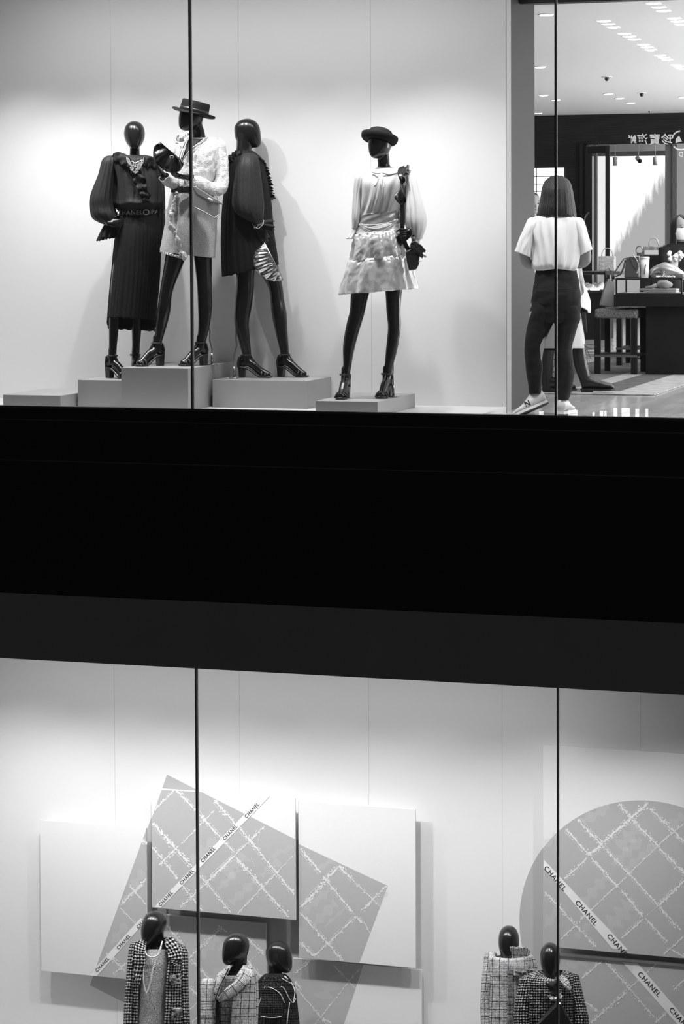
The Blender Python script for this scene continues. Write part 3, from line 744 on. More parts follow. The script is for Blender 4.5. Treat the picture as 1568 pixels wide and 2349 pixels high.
for i in range(190):
    u = rn.random(); v = rn.random()
    x = 290 + 40 * u; y = 358 + 22 * sin(pi * u) * .75 + v * (6 + 16 * sin(pi * u)) + 3 * u
    c = F1.p(x, y, -.15 - .03 * sin(pi * u)); a = rn.uniform(0, pi)
    e1 = RGT * cos(a) + UPV * sin(a); e2 = -RGT * sin(a) + UPV * cos(a); e3 = (FWD + RGT * rn.uniform(-.6, .6) + UPV * rn.uniform(-.6, .6)).normalized()
    nk.obox(c, e1 * rn.uniform(.002, .0065), e2 * rn.uniform(.001, .003), e3 * .0015)
nk.tube([F1.p(288, 354, -.08), F1.p(296, 366, -.12), F1.p(309, 374, -.14), F1.p(324, 368, -.12), F1.p(331, 360, -.07)], .003, 6)
nk.build('necklace', M['silver'], m1)
bw = [(481, 274, 361, .02, .118), (494, 272, 363, .02, .124)]
bo = F1.cloth('belt', bw, M['leather'], m1, 4, 64)
def wrapf(fig, xl, xr, y, dd, dep, e=.004):
    def f(px, py=0):
        xc, w = (xl + xr) / 2, (xr - xl) / 2 * 1.02; u = max(-.999, min(.999, (px - xc) / w))
        return fig.p(px, y + py, dd - dep * sqrt(1 - u * u) - e)
    return f
wf = wrapf(F1, 272, 363, 487, .02, .124)
for wd, x_ in (('CHANEL', 297), ('PARIS', 366)):
    tb = MB(); add_text(tb, wd, 14, (0, 0, 0), (1, 0, 0), (0, 0, 1), bend=lambda c: wf(x_ + c.x, -c.y - (c.x + x_ - 325) * .03), spacing=1.15, bold=.25)
    tb.build('belt_lettering', M['silver'], bo)
tb = MB()
for s in (-1, 1):
    tb.tube([wf(335 + s * 1.5 + s * 4.5 * cos(a), -.5 + 5.5 * sin(a)) for a in [(-.72 + 1.44 * i / 14) * pi for i in range(15)]], .0032, 6)
tb.build('double_c_emblem', M['silver'], bo)

# ---- boater hat, fuzzy white jacket
F2 = Fig(17.35); GZ2 = .3325
f2a = F2.p(360, 806, -.0); f2b = F2.p(460, 806, .02)
m2 = thing('mannequin', V(((f2a.x + f2b.x) / 2, .82, GZ2)), 'black mannequin in a flat-topped black boater, fuzzy white jacket and pale skirt', 'mannequin', GRP)
b = MB()
egg_head(b, F2.p(441, 235, -.0), F2.m(67), heading(140), V((0, 0, 1)) - heading(140) * .10)
F2.tube(b, [(449, 290, .03, 16), (455, 305, .03, 14.5), (456, 320, .03, 17), (456, 334, .03, 28)])
b.loft(F2.rings([(322, 430, 482, .02, .05), (334, 412, 500, .02, .085), (370, 412, 495, .0, .10), (405, 412, 484, .0, .095), (440, 405, 480, .0, .09), (490, 394, 490, .0, .11), (545, 388, 488, .0, .115), (575, 405, 470, .0, .07)], 24, 28))
F2.tube(b, [(416, 520, .0, 27), (402, 590, -.02, 23), (388, 640, -.03, 17), (380, 675, -.03, 14.5), (376, 710, -.02, 15.5), (370, 745, .0, 13), (362, 785, .0, 9), (359, 806, .0, 9)])
F2.tube(b, [(462, 520, .02, 27), (465, 590, .0, 21), (468, 640, .0, 18), (469, 668, .0, 17), (470, 705, .02, 16.5), (468, 745, .02, 13.5), (462, 785, .02, 10), (460, 806, .02, 9)])
F2.tube(b, [(498, 338, .02, 12), (508, 390, -.02, 11), (508, 432, -.06, 10), (470, 424, -.14, 9), (436, 408, -.19, 7.5)])
hand(b, F2.p(438, 407, -.19), -_r0 * .97 + UPV * .08 - _h * .1, UPV + _h * .3, -1, .45, 1.0)
F2.tube(b, [(414, 340, .03, 12), (404, 385, .05, 11), (402, 418, .0, 10), (385, 415, -.10, 8), (374, 402, -.15, 7)])
hand(b, F2.p(374, 403, -.15), UPV * .85 - _r0 * .45, _r0 - _h * .1, -1, .5, .95)
foot(b, f2a, 140, GZ2); foot(b, f2b, 140, GZ2)
body(b, m2, M['skin_black'])
sandal(m2, f2a, 140, GZ2); sandal(m2, f2b, 140, GZ2)
hu = V((0, 0, 1)) * .95 + _r0 * .24 - _h * .02
hc = F2.p(444, 260, .0)
ho = disc_hat('boater_hat', m2, hc, hu, [(.086, -.004), (.12, -.006), (.152, -.003), (.160, .0), (.160, .005), (.15, .006), (.112, .006), (.107, .012), (.104, .06), (.102, .082), (.096, .089), (.05, .091), (.001, .091)], M['felt'], sag=lambda t, r: (.012 * ((r / .16) ** 4) * (cos(2 * t + .6)) if r > .11 else 0))
disc_hat('hat_ribbon', ho, hc, hu, [(.106, .011), (.1085, .013), (.1075, .033), (.105, .035)], M['satin_black'])
def fuzz(a): return lambda th, t: a * nz(6 * cos(th), 6 * sin(th), t * 14) + a * .7 * nz(15 * cos(th), 15 * sin(th), t * 34)
F2.cloth('jacket', [(316, 438, 492, .02, .06), (320, 424, 500, .02, .085), (330, 411, 506, .01, .115), (350, 404, 507, .0, .13), (380, 402, 502, .0, .14), (408, 399, 493, .0, .14), (429, 396, 486, .0, .13)], M['fuzzy'], m2, 50, 120, fuzz(.05), lambda th, t: 3 * t ** 4 * nz(5 * cos(th), 5 * sin(th), 1))
def fuzzy_tube(name, fig, L, parent, m, a=.05, n=40, K=60):
    q = crom(L, K); mb = MB(); mb.tube([fig.p(x, y, d) for x, y, d, r in q], [fig.m(r) * (1 + .05 * sin(i * .9) * nz(i * .2, 0, 3)) for i, (x, y, d, r) in enumerate(q)], n, cap=False)
    for i, v in enumerate(mb.v):
        mb.v[i] = v + V((nz(*(v * 40)), nz(*(v * 40 + V((9, 0, 0)))), nz(*(v * 40 + V((0, 9, 0)))))) * a * .13 + V((nz(*(v * 14)), nz(*(v * 14 + V((9, 0, 0)))), nz(*(v * 14 + V((0, 9, 0)))))) * a * .16
    o = mb.build(name, m, parent, True); z = o.modifiers.new('thickness', 'SOLIDIFY'); z.thickness = .004; z.offset = 0
    return o
fuzzy_tube('sleeve', F2, [(492, 324, .0, 15), (501, 338, -.0, 16.5), (507, 370, -.02, 15.5), (509, 405, -.04, 15), (505, 432, -.07, 14.5), (486, 432, -.12, 14), (464, 423, -.16, 13.5), (441, 414, -.19, 12)], m2, M['fuzzy'], .06)
fuzzy_tube('sleeve', F2, [(414, 332, .02, 13), (403, 370, .05, 14), (404, 405, .03, 14), (404, 420, -.04, 14), (390, 416, -.10, 14), (376, 406, -.145, 13)], m2, M['fuzzy'], .06)
it = MB(); K = 14
vs = []
for k in range(K):
    t = k / (K - 1); y = 318 + 50 * t; xl = 432 - 16 * t; xr = 466 - 46 * t ** .8
    for i in range(6): vs.append(F2.p(xl + (xr - xl) * i / 5, y, -.09 - .062 * min(1, t * 1.6)))
it.add(vs, [(k * 6 + i, k * 6 + i + 1, k * 6 + 7 + i, k * 6 + 6 + i) for k in range(K - 1) for i in range(5)])
o = it.build('inner_top', M['ruffle_black'], m2, True); z = o.modifiers.new('thickness', 'SOLIDIFY'); z.thickness = .003
tr = MB()
for off in (0, 5):
    tr.tube([F2.p(x - off * .4, y + off, d) for x, y, d in ((476, 316, -.07), (455, 328, -.13), (438, 342, -.158), (424, 358, -.164), (417, 370, -.162))], .0035, 6)
    tr.tube([F2.p(x - off, y, d) for x, y, d in ((434, 316, -.09), (426, 330, -.14), (419, 350, -.162), (415, 366, -.164))], .0035, 6)
tr.build('braid_trim', M['sash'], m2, True)
F2.ruffle('jacket_lapel', [(404, 319, -.07), (414, 316, -.1), (428, 314, -.1), (436, 308, -.08)], [5, 9, 9, 7], M['fuzzy'], m2, 3, .015)
bo = F2.cloth('belt', [(428, 394, 486, .0, .128), (434, 392.5, 487, .0, .13), (441, 392, 488, .0, .13)], M['leather'], m2, 6, 64)
wf2 = wrapf(F2, 392, 488, 434, .0, .131)
tb = MB()
for s in (-1, 1): tb.tube([wf2(403.5 + s * 1.5 + s * 3.8 * cos(a), 4.6 * sin(a)) for a in [(-.72 + 1.44 * i / 14) * pi for i in range(15)]], .003, 6)
tb.build('double_c_buckle', M['steel'], bo, True)
F2.cloth('skirt', [(440, 393, 487, 0, .125), (460, 388, 494, 0, .135), (480, 385, 497, 0, .14), (530, 377, 496, 0, .15), (575, 369, 493, 0, .155), (590, 367, 492, 0, .155)], M['tweed_grey'], m2, 50, 96, lambda th, t: .02 * sin(12 * th) * t + .018 * nz(8 * cos(th), 8 * sin(th), t * 16), lambda th, t: t * (7 * cos(th) - 5))
fuzzy_tube('fringe_trim', F2, [(402, 441, -.115, 2), (399, 456, -.125, 3), (394, 478, -.13, 5.5), (391, 495, -.135, 3), (393, 512, -.14, 2.5), (399, 525, -.14, 6), (404, 540, -.145, 3), (408, 556, -.15, 5), (415, 574, -.15, 4), (423, 590, -.15, 8), (427, 597, -.15, 3)], m2, M['fuzzy'], .12, 24, 120)
F2.ruffle('hem_fringe', [(368, 577, -.02), (384, 582, -.12), (402, 587, -.145), (424, 592, -.15)], [2, 2.5, 2.5, 3], M['fuzzy'], m2, 10, .008)
rod(F2, m2, [(476, 738, .06), (481, 760, .08), (481, 782, .08), (486, 800, .08), (486, 833, .08)], GZ2)
# its two bags
fan_clutch(F2, 'clutch_bag', (369, 326), (421, 374), [(364, 328), (353, 338), (352, 364), (366, 382), (384, 395), (409, 394), (418, 384), (421, 376)], -.27, M['satin_black'], M['steel'], 'black satin fan-shaped clutch held at the chest of the boater hat mannequin', 'fan-shaped clutches', 4, .012, .030)
cb = thing('shoulder_bag', F2.p(472, 470, -.24), 'pale metallic flap bag hanging under the elbow of the fuzzy white sleeve', 'handbag')
o = MB().slab([F2.p(x, y, -.28) for x, y in ((443, 434), (503, 464), (502, 490), (492, 499), (443, 472))], FWD * .06).build('bag_body', M['silver_bag'], cb); bevel(o, .008, 3)
o = MB().slab([F2.p(x, y, -.285) for x, y in ((441, 428), (448, 428), (511, 466), (509, 469), (482, 462), (452, 446))], FWD * .075).build('flap', M['silver_bag'], cb); bevel(o, .003)
mb = MB(); mb.tube([F2.p(x, y, -.285) for x, y in ((443, 474), (468, 486), (492, 500), (503, 491))], .004, 8); mb.build('piping', M['steel'], cb, True)
mb = MB(); mb.ell(F2.p(482, 458, -.292), .021, .008, .010, 16, 8, X=RGT * .85 - UPV * .5, Y=FWD, Z=UPV * .85 + RGT * .5); mb.build('clasp', M['silver'], cb, True)
mb = MB(); mb.tube([F2.p(x, y, d) for x, y, d in ((444, 434, -.25), (452, 425, -.2), (470, 424, -.15), (492, 438, -.15), (500, 462, -.22))], .004, 6); mb.build('chain_strap', M['steel'], cb, True)

# ---- short black dress, seen from the side
F3 = Fig(17.56); GZ3 = .2325
f3a = F3.p(563, 838, -.02); f3b = F3.p(652, 838, .05)
m3 = thing('mannequin', V(((f3a.x + f3b.x) / 2, 1.04, GZ3)), 'bald black mannequin in profile wearing a short glittering black dress', 'mannequin', GRP)
b = MB()
egg_head(b, F3.p(567, 272, 0), F3.m(67), heading(8))
F3.tube(b, [(561, 318, .0, 19), (560, 332, .0, 18), (559, 345, .0, 18), (558, 358, .0, 22)])
b.loft(F3.rings([(352, 540, 582, .0, .06), (364, 530, 592, .0, .13), (400, 530, 598, .0, .14), (440, 530, 594, .0, .125), (490, 528, 592, .0, .12), (540, 526, 602, .0, .15), (580, 528, 606, .0, .15), (604, 545, 590, .0, .08)], 24, 28))
F3.tube(b, [(562, 560, -.06, 28), (562, 630, -.05, 21), (562, 660, -.05, 20.5), (558, 700, -.04, 20), (554, 740, -.04, 17), (560, 780, -.03, 13.5), (566, 815, -.02, 10.5), (566, 838, -.02, 10)])
F3.tube(b, [(590, 560, .06, 28), (618, 620, .06, 22), (632, 660, .06, 16.5), (636, 690, .06, 16), (640, 720, .05, 17.5), (646, 765, .05, 14), (652, 805, .05, 10.5), (654, 838, .05, 9.5)])
F3.tube(b, [(564, 362, -.13, 12), (560, 420, -.15, 11), (566, 465, -.17, 10), (592, 512, -.19, 7)])
hand(b, F3.p(592, 511, -.19), _r0 * .33 - UPV * .94, _r0 * .3 + _h, 1, .5, 1.0)
F3.tube(b, [(566, 362, .14, 12), (572, 420, .15, 10), (578, 480, .15, 9), (590, 530, .13, 7)])
hand(b, F3.p(590, 529, .13), -UPV, -_h, 1, .3, .95)
foot(b, f3a, 10, GZ3, L=.21); foot(b, f3b, 24, GZ3, L=.2)
body(b, m3, M['skin_black'])
sandal(m3, f3a, 10, GZ3, L=.21); sandal(m3, f3b, 24, GZ3, L=.2)
F3.cloth('dress', [(346, 544, 580, 0, .06), (352, 537, 588, 0, .10), (362, 524, 599, 0, .15), (376, 519, 605, 0, .17), (400, 517, 611, 0, .175), (430, 516, 617, 0, .18), (460, 512, 621, 0, .18), (500, 509, 625, 0, .18), (550, 508, 630, 0, .18), (590, 509, 636, 0, .18), (617, 511, 639, 0, .18)], M['skirt_black'], m3, 60, 144,
         lambda th, t: (.013 * sin(34 * th + 6 * nz(cos(th), sin(th), t * .5)) + .05 * nz(2.6 * cos(th), 2.6 * sin(th), t * 1)) * min(1, t * 3), lambda th, t: t ** 6 * (4 - 14 * cos(th) + 2 * nz(5 * cos(th), 5 * sin(th), 3)))
F3.cloth('sleeve', [(351, 558, 580, -.11, .05), (360, 550, 590, -.13, .07), (380, 542, 595, -.15, .085), (420, 537, 600, -.16, .095), (455, 534, 604, -.17, .10), (474, 535, 605, -.175, .10), (490, 543, 604, -.18, .09), (502, 560, 603, -.185, .07), (511, 578, 602, -.19, .05), (518, 586, 601, -.19, .03)], M['sheer_black'], m3, 44, 72, lambda th, t: .018 * sin(20 * th + 5 * nz(cos(th), t, 8)) * sin(pi * t) + .07 * nz(3 * cos(th), 3 * sin(th), t * 2))
q = crom([(590, 514, -.19, 7), (602, 515, -.19, 9), (614, 516, -.19, 11), (627, 517, -.18, 13)], 16); mb = MB(); rr = []
for k, (x, y, d, r) in enumerate(q):
    t = k / 15; rr.append([F3.p(x + 3 * t * sin(5 * a), y + r * sin(a) * (1 + .2 * t * sin(7 * a)), d + F3.m(r) * .9 * cos(a) * (1 + .2 * t * sin(7 * a))) for a in [2 * pi * i / 64 for i in range(64)]])
mb.loft(rr, 0, False, False); o = mb.build('cuff_ruffle', M['ruffle_black'], m3, True); z = o.modifiers.new('thickness', 'SOLIDIFY'); z.thickness = .0025
F3.ruffle('collar_ruffle', [(556, 350, -.11), (543, 354, -.12), (531, 362, -.12), (520, 376, -.11)], [5, 8, 8, 6], M['ruffle_black'], m3, 5, .012, yw=1.5)
F3.ruffle('collar_ruffle', [(584, 360, -.10), (598, 372, -.06), (606, 384, -.03), (613, 402, -.02), (618, 422, -.02), (621, 442, -.02), (626, 456, -.02)], [4, 7, 6, 5, 5, 4, 5], M['ruffle_black'], m3, 16, .016, 160, 6, 2, yw=3)
mb = MB(); bw3 = lambda c: F3.p(594 + c.x * .86 + c.y * .45, 516 - c.y * .9 - c.x * .42, -.235)
add_text(mb, 'CHA', 13, (0, 0, 0), (1, 0, 0), (0, 0, 1), bend=bw3, spacing=1.1, bold=.2)
mb.tube([F3.p(x, y, d) for x, y, d in ((578, 513, -.2), (584, 521, -.23), (592, 525, -.24), (602, 516, -.235), (605, 506, -.21), (600, 502, -.19))], .0022, 6)
mb.build('letter_bracelet', M['silver'], m3)
rod(F3, m3, [(545, 746, -.04), (541, 752, -.05), (541, 775, -.06), (543, 792, -.07), (537, 815, -.08), (537, 862, -.08)], GZ3)
fan_clutch(F3, 'clutch_bag', (606, 557), (649, 643), [(600, 561), (588, 572), (581, 588), (583, 610), (592, 628), (610, 641), (630, 646), (648, 643)], -.24, M['silver_lame'], M['steel'], 'silver pleated fan-shaped clutch hanging at the thigh of the short black dress', 'fan-shaped clutches', 8, .03, .012)

# ---- white blouse, shiny tiered skirt
F4 = Fig(16.75); GZ4 = .1325
f4a = F4.p(792, 880, 0); f4b = F4.p(887, 872, .07)
m4 = thing('mannequin', V(((f4a.x + f4b.x) / 2, .62, GZ4)), 'black mannequin in a round black hat, sheer white blouse and shiny silver tiered skirt', 'mannequin', GRP)
b = MB()
egg_head(b, F4.p(872, 297, -.0), F4.m(68), heading(128), V((0, 0, 1)) - heading(128) * .06)
F4.tube(b, [(876, 350, .02, 15), (879, 366, .02, 14), (880, 382, .02, 15), (882, 396, .02, 26)])
b.loft(F4.rings([(392, 860, 903, .02, .045), (402, 836, 930, .02, .08), (430, 838, 918, .0, .10), (465, 834, 914, .0, .09), (492, 832, 912, .0, .085), (540, 822, 920, .0, .11), (585, 820, 922, .0, .115), (610, 845, 900, .0, .07)], 24, 28))
F4.tube(b, [(846, 580, .0, 28), (832, 640, -.02, 24), (824, 680, -.03, 20.5), (819, 715, -.04, 17.5), (809, 752, -.04, 16.5), (800, 795, -.03, 14), (796, 840, -.02, 9.5), (792, 874, .0, 9)])
F4.tube(b, [(896, 580, .0, 28), (902, 640, .02, 23), (902, 680, .03, 18.5), (902, 715, .03, 16.5), (904, 752, .04, 15), (898, 800, .05, 13.5), (891, 840, .06, 10), (887, 872, .07, 9)])
F4.tube(b, [(828, 402, .02, 11), (820, 450, .04, 9.5), (818, 500, .02, 8.5), (814, 530, .0, 7)])
hand(b, F4.p(814, 529, .0), -UPV + _r0 * .1, _r0, -1, .5, .95)
F4.tube(b, [(938, 402, .02, 11.5), (952, 450, .02, 10), (956, 495, -.04, 9.5), (946, 525, -.12, 8), (936, 535, -.15, 7)])
hand(b, F4.p(940, 530, -.14), -UPV * .6 - _r0 * .7, _h + _r0 * .3, 1, .6, .95)
foot(b, f4a, 102, GZ4); foot(b, f4b, 106, GZ4)
body(b, m4, M['skin_black'])
sandal(m4, f4a, 102, GZ4); sandal(m4, f4b, 106, GZ4)
hu4 = V((0, 0, 1)) * .95 + _r0 * .20 + _h * .22
disc_hat('bowler_hat', m4, F4.p(869, 321, 0), hu4, [(.085, -.012), (.098, -.016), (.115, -.012), (.127, .002), (.131, .020), (.130, .034), (.126, .036), (.121, .022), (.112, .008), (.100, .002), (.092, .004), (.091, .03), (.087, .052), (.076, .070), (.055, .081), (.03, .086), (.001, .087)], M['felt'])
wr = lambda th, t: .05 * sin(15 * th + 5 * t + 4 * nz(cos(th), t * 2, 3)) * max(0, min(1, t * 2 - .5)) * (1 - t ** 9) + .09 * nz(3 * cos(th) + t, 3 * sin(th), t * 2.5) * min(1, t * 3) * (1 - t ** 7)
F4.cloth('blouse', [(384, 866, 897, .02, .058), (387, 855, 909, .02, .075), (392, 838, 930, .02, .10), (399, 825, 941, .02, .118), (420, 825, 934, .0, .135), (445, 826, 926, .0, .14), (470, 825, 919, .0, .13), (488, 824, 917, .0, .118), (498, 824, 917, .0, .118)], M['blouse'], m4, 50, 120, wr)
F4.cloth('sleeve', [(394, 826, 842, .02, .03), (396, 820, 844, .02, .05), (402, 816, 842, .02, .066), (414, 813, 838, .02, .072), (450, 810, 829, .03, .08), (490, 807, 827, .02, .085), (512, 807, 825, .01, .07), (524, 807, 821, .0, .045)], M['blouse'], m4, 36, 56, lambda th, t: .06 * sin(9 * th + 2 * t) * sin(pi * t) + .05 * nz(3 * cos(th), 3 * sin(th), t * 4))
F4.cloth('cuff_ruffle', [(522, 808, 821, .0, .035), (534, 803, 820, .0, .045), (548, 794, 814, .0, .055)], M['blouse'], m4, 12, 48, lambda th, t: .15 * t * sin(7 * th))
F4.cloth('sleeve', [(394, 926, 940, .02, .03), (396, 924, 945, .02, .055), (402, 924, 950, .02, .075), (414, 926, 955, .01, .085), (435, 929, 960, -.01, .09), (470, 929, 970, -.04, .105), (500, 928, 976, -.06, .115), (520, 930, 976, -.07, .105), (536, 936, 972, -.08, .08), (548, 944, 967, -.09, .05)], M['blouse'], m4, 44, 72, lambda th, t: .06 * sin(10 * th + 3 * t) * sin(pi * t) + .07 * nz(2.5 * cos(th), 2.5 * sin(th), t * 4))
F4.cloth('cuff_ruffle', [(545, 944, 964, -.09, .04), (553, 944, 962, -.09, .045), (560, 946, 960, -.09, .04)], M['blouse'], m4, 8, 48, lambda th, t: .14 * t * sin(7 * th))
mb = MB()
mb.tube([F4.p(x, y, d) for x, y, d in ((852, 394, -.09), (864, 398, -.115), (876, 396, -.12), (892, 400, -.11), (912, 396, -.08))], .007, 8)
mb.tube([F4.p(x, y, d) for x, y, d in ((875, 397, -.125), (866, 412, -.15), (858, 428, -.155), (862, 424, -.16), (872, 404, -.13))], .006, 8, flat=.5)
mb.tube([F4.p(x, y, d) for x, y, d in ((875, 397, -.125), (878, 414, -.15), (880, 428, -.158), (874, 432, -.16), (873, 420, -.155), (875, 402, -.13))], .0055, 8, flat=.5)
mb.tube([F4.p(x, y, d) for x, y, d in ((874, 400, -.13), (862, 430, -.155), (854, 456, -.155), (848, 482, -.14))], .0045, 8, flat=.5)
mb.build('neck_bow', M['blouse_dense'], m4, True)
F4.cloth('sash', [(487, 824, 918, 0, .122), (500, 822, 919, 0, .127), (517, 820, 921, 0, .132)], M['sash'], m4, 16, 96, lambda th, t: .015 * sin(5 * th + 12 * t) + .012 * nz(4 * cos(th), 4 * sin(th), t * 9), lambda th, t: -6 * cos(th))
bd = MB()
wf4 = wrapf(F4, 820, 921, 0, 0, .134, .006)
for r_, (ya, yb, sg) in enumerate(((514, 504, 6), (516, 506, 13), (518, 507, 19), (519, 508, 24))):
    for i in range(44):
        u = i / 43; x = 826 + 84 * u; y = ya + (yb - ya) * u + sg * 4 * u * (1 - u)
        c = wf4(x, y); bd.ell(c - FWD * .006, .0042, .0042, .0042, 6, 4)
for x, y in ((825, 516), (831, 517), (905, 506), (911, 505)): bd.ell(wf4(x, y) - FWD * .004, .008, .008, .008, 8, 6)
bd.build('pearl_chain', M['pearl'], m4, True)
F4.cloth('skirt_yoke', [(515, 820, 921, 0, .13), (524, 817, 923, 0, .14), (534, 814, 925, 0, .15)], M['lame'], m4, 10, 96, lambda th, t: .01 * nz(4 * cos(th), 4 * sin(th), t * 4), lambda th, t: -6 * cos(th))
def crink(k, a, s): return lambda th, t: a * sin(k * th + 4 * nz(cos(th) * 1.5, sin(th) * 1.5, t * .8 + s)) * (.3 + .7 * t) + .035 * sin(43 * th) * (1 - t) ** 3 + .09 * nz(5 * cos(th), 5 * sin(th), t * 1.0 + s) + .05 * abs(nz(7 * cos(th) + 2 * t, 7 * sin(th), t * 4 + s)) + .012 * nz(18 * cos(th), 18 * sin(th), t * 9 + s)
F4.cloth('skirt_tier', [(532, 815, 925, 0, .15), (545, 811, 929, 0, .165), (568, 807, 934, 0, .175), (593, 803, 938, 0, .175)], M['lame'], m4, 40, 160, crink(11, .06, 1), lambda th, t: -7 * cos(th))
F4.cloth('skirt_tier', [(590, 805, 936, 0, .17), (600, 799, 941, 0, .18), (630, 790, 947, 0, .19), (669, 780, 955, 0, .20)], M['lame'], m4, 50, 160, crink(12, .07, 7), lambda th, t: -7 * cos(th) + t ** 6 * 3 * nz(4 * cos(th), 4 * sin(th), 2))
rod(F4, m4, [(899, 826, .08), (902, 838, .09), (901, 860, .10), (902, 880, .10), (902, 905, .10)], GZ4)
# its shoulder bag
sb = thing('shoulder_bag', F4.p(945, 600, -.2), 'black box bag with a ruffled strap on the shoulder of the white blouse', 'handbag')
mb = MB()
st = [F4.p(x, y, d) for x, y, d in ((938, 392, .0), (930, 394, -.09), (923, 410, -.15), (922, 450, -.19), (923, 500, -.21), (922, 540, -.22), (930, 562, -.22), (938, 576, -.22))]
mb.tube(st, [.016] * 8, 10, flat=.22, ref=_r0); mb.tube([F4.p(x, y, d) for x, y, d in ((938, 394, .03), (942, 440, -.0), (944, 500, -.08), (950, 545, -.16), (948, 560, -.2))], .011, 8, flat=.3, ref=_r0)
so = mb.build('strap', M['leather'], sb, True)
F4.ruffle('strap_ruffle', [(938, 388, .0), (930, 388, -.09), (922, 400, -.15), (921, 425, -.18), (919, 455, -.2), (922, 470, -.21)], [8, 10, 9, 6, 9, 3], M['satin_black'], so, 3.3, .02, 120, 8, 1.2, yw=2.5)
mb = MB(); 
for i in range(4): mb.tube([F4.p(915 + i * .5, 526 + i * 5, -.235), F4.p(932, 527 + i * 5, -.235)], .007, 8)
mb.build('strap_knot', M['leather'], sb, True)
o = MB().slab([F4.p(x, y, -.27) for x, y in ((930, 576), (944, 570), (962, 588), (961, 606), (955, 618), (938, 620), (933, 600))], FWD * .12).build('bag_body', M['croc'], sb); bevel(o, .01, 3)
o = MB().slab([F4.p(x, y, -.28) for x, y in ((942, 556), (951, 552), (966, 562), (977, 575), (973, 580), (970, 592), (960, 586), (950, 573), (940, 571))], FWD * .13).build('flap', M['croc'], sb); bevel(o, .006, 3)
mb = MB(); mb.tube([F4.p(970, 580, -.29), F4.p(976, 590, -.3)], [.006, .009], 10); mb.tube([F4.p(960, 599, -.29), F4.p(967, 599, -.29)], .003, 6); mb.build('clasp', M['silver'], sb, True)

# ================================================================== lower window mannequins
M['houndstooth'] = fabric_tweed('chunky_black_white_tweed', .010, .72, .022, .38, .9, .010)
M['boucle_bead'] = fabric_tweed('beaded_black_tweed', .010, .75, .019, .45, .9, .012)
M['plaid'] = fabric_tweed('pale_plaid_tweed', .05, .78, .008, -.9, .5, .007, extra=((0, .062, .13, 2.6), (1, .058, .13, 2.4), (0, .031, .06, 1.0)))
M['plaid_dark'] = fabric_tweed('grey_plaid_tweed', .02, .40, .008, -.5, .5, .007, extra=((0, .055, .15, 2.6), (1, .05, .15, 2.4)))
M['quilt'] = fabric_tweed('black_quilted_tweed', .008, .12, .012, .9, .9, .003)
M['sequin'] = mat('pale_sequin_knit', .45, .4, metal=.4, bump=1.0, bscale=180, var=.5, vscale=120)
M['piping'] = mat('white_piping', .75, .6, bump=.6, bscale=250)
M['trouser'] = mat('black_trousers', .015, .8)
M['ruffle_grey'] = mat('grey_chiffon', .32, .6)
GL = 'dressed mannequins of the lower window'
ZL = -5.1995
def Dat(px, py, Y): return (at(px, py, Y) - EYE).dot(FWD)
def lower_body(F, b, parent, cx, yh, wd, gz=ZL, hd=92):
    """hips, legs and shoes below what the window shows"""
    s = F.D / FPX
    c = F.p(cx, yh, 0); zt = c.z
    b.loft([[c + _r0 * (wd * s * k * cos(2 * pi * i / 24)) + _h * (.11 * k * sin(2 * pi * i / 24)) + V((0, 0, dz)) for i in range(24)] for dz, k in ((.14, .85), (.05, .98), (-.05, 1), (-.14, .85))])
    tr = MB()
    for i in (-1, 1):
        x = _r0 * (.085 * i)
        top = c + x; g_ = V((top.x, top.y, gz)) + _r0 * (.03 * i)
        b.tube([top, top * .5 + g_ * .5 + V((0, 0, .02)) - _h * .01, g_ + V((0, 0, .09))], [.085, .055, .036], 14)
        foot(b, g_, hd - 12 * i, gz, .012, .21)
    rows = []
    for t in [k / 12 for k in range(13)]:
        pass
    for i in (-1, 1):
        x = _r0 * (.085 * i); top = c + x * .8 + V((0, 0, .14)); g_ = V((top.x, top.y, gz + .06)) + _r0 * (.03 * i)
        tr.tube([top, top * .6 + g_ * .4, top * .3 + g_ * .7, g_], [.088, .085, .072, .068], 24, cap=True)
    o = tr.build('trousers', M['trouser'], parent, True); z = o.modifiers.new('thickness', 'SOLIDIFY'); z.thickness = .003
def rough(a, f=26): return lambda th, t: a * nz(f * .25 * cos(th), f * .25 * sin(th), t * f * .6) + a * .7 * nz(f * .7 * cos(th), f * .7 * sin(th), t * f * 1.6)
dip = lambda th, t: 18 * max(0, -sin(th)) ** 2 * max(0, 1 - t * 2.0)
# ---- embellished tweed coat
L1 = Fig(Dat(350, 2250, .62))
l1 = thing('mannequin', V((L1.p(355, 2300, 0).x, .62, ZL)), 'bald black mannequin with bowed head in a chunky tweed coat and long bead strands', 'mannequin', GL)
b = MB()
egg_head(b, L1.p(358, 2092, .0), L1.m(75), heading(112), V((0, 0, 1)) * .93 + _r0 * .22 + heading(112) * .10, wk=.98)
L1.tube(b, [(361, 2138, .02, 15), (362, 2152, .02, 13.5), (361, 2168, .03, 13.5), (358, 2186, .03, 18), (357, 2196, .03, 30)])
b.loft(L1.rings([(2176, 345, 375, .02, .05), (2190, 312, 410, .02, .08), (2240, 312, 408, .0, .10), (2290, 318, 402, .0, .09), (2340, 316, 408, .0, .10), (2380, 312, 412, .0, .11)], 24, 28))
L1.tube(b, [(312, 2192, .02, 12), (302, 2250, .02, 11), (300, 2310, .0, 10), (300, 2370, -.05, 8)]); L1.tube(b, [(412, 2194, .02, 12), (420, 2250, .02, 11), (421, 2310, .0, 10), (421, 2370, -.05, 8)])
hand(b, L1.p(300, 2370, -.05), -UPV, _r0, 1, .3); hand(b, L1.p(421, 2370, -.05), -UPV, -_r0, 1, .3)
lower_body(L1, b, l1, 362, 2395, 50)
body(b, l1, M['skin_black'])
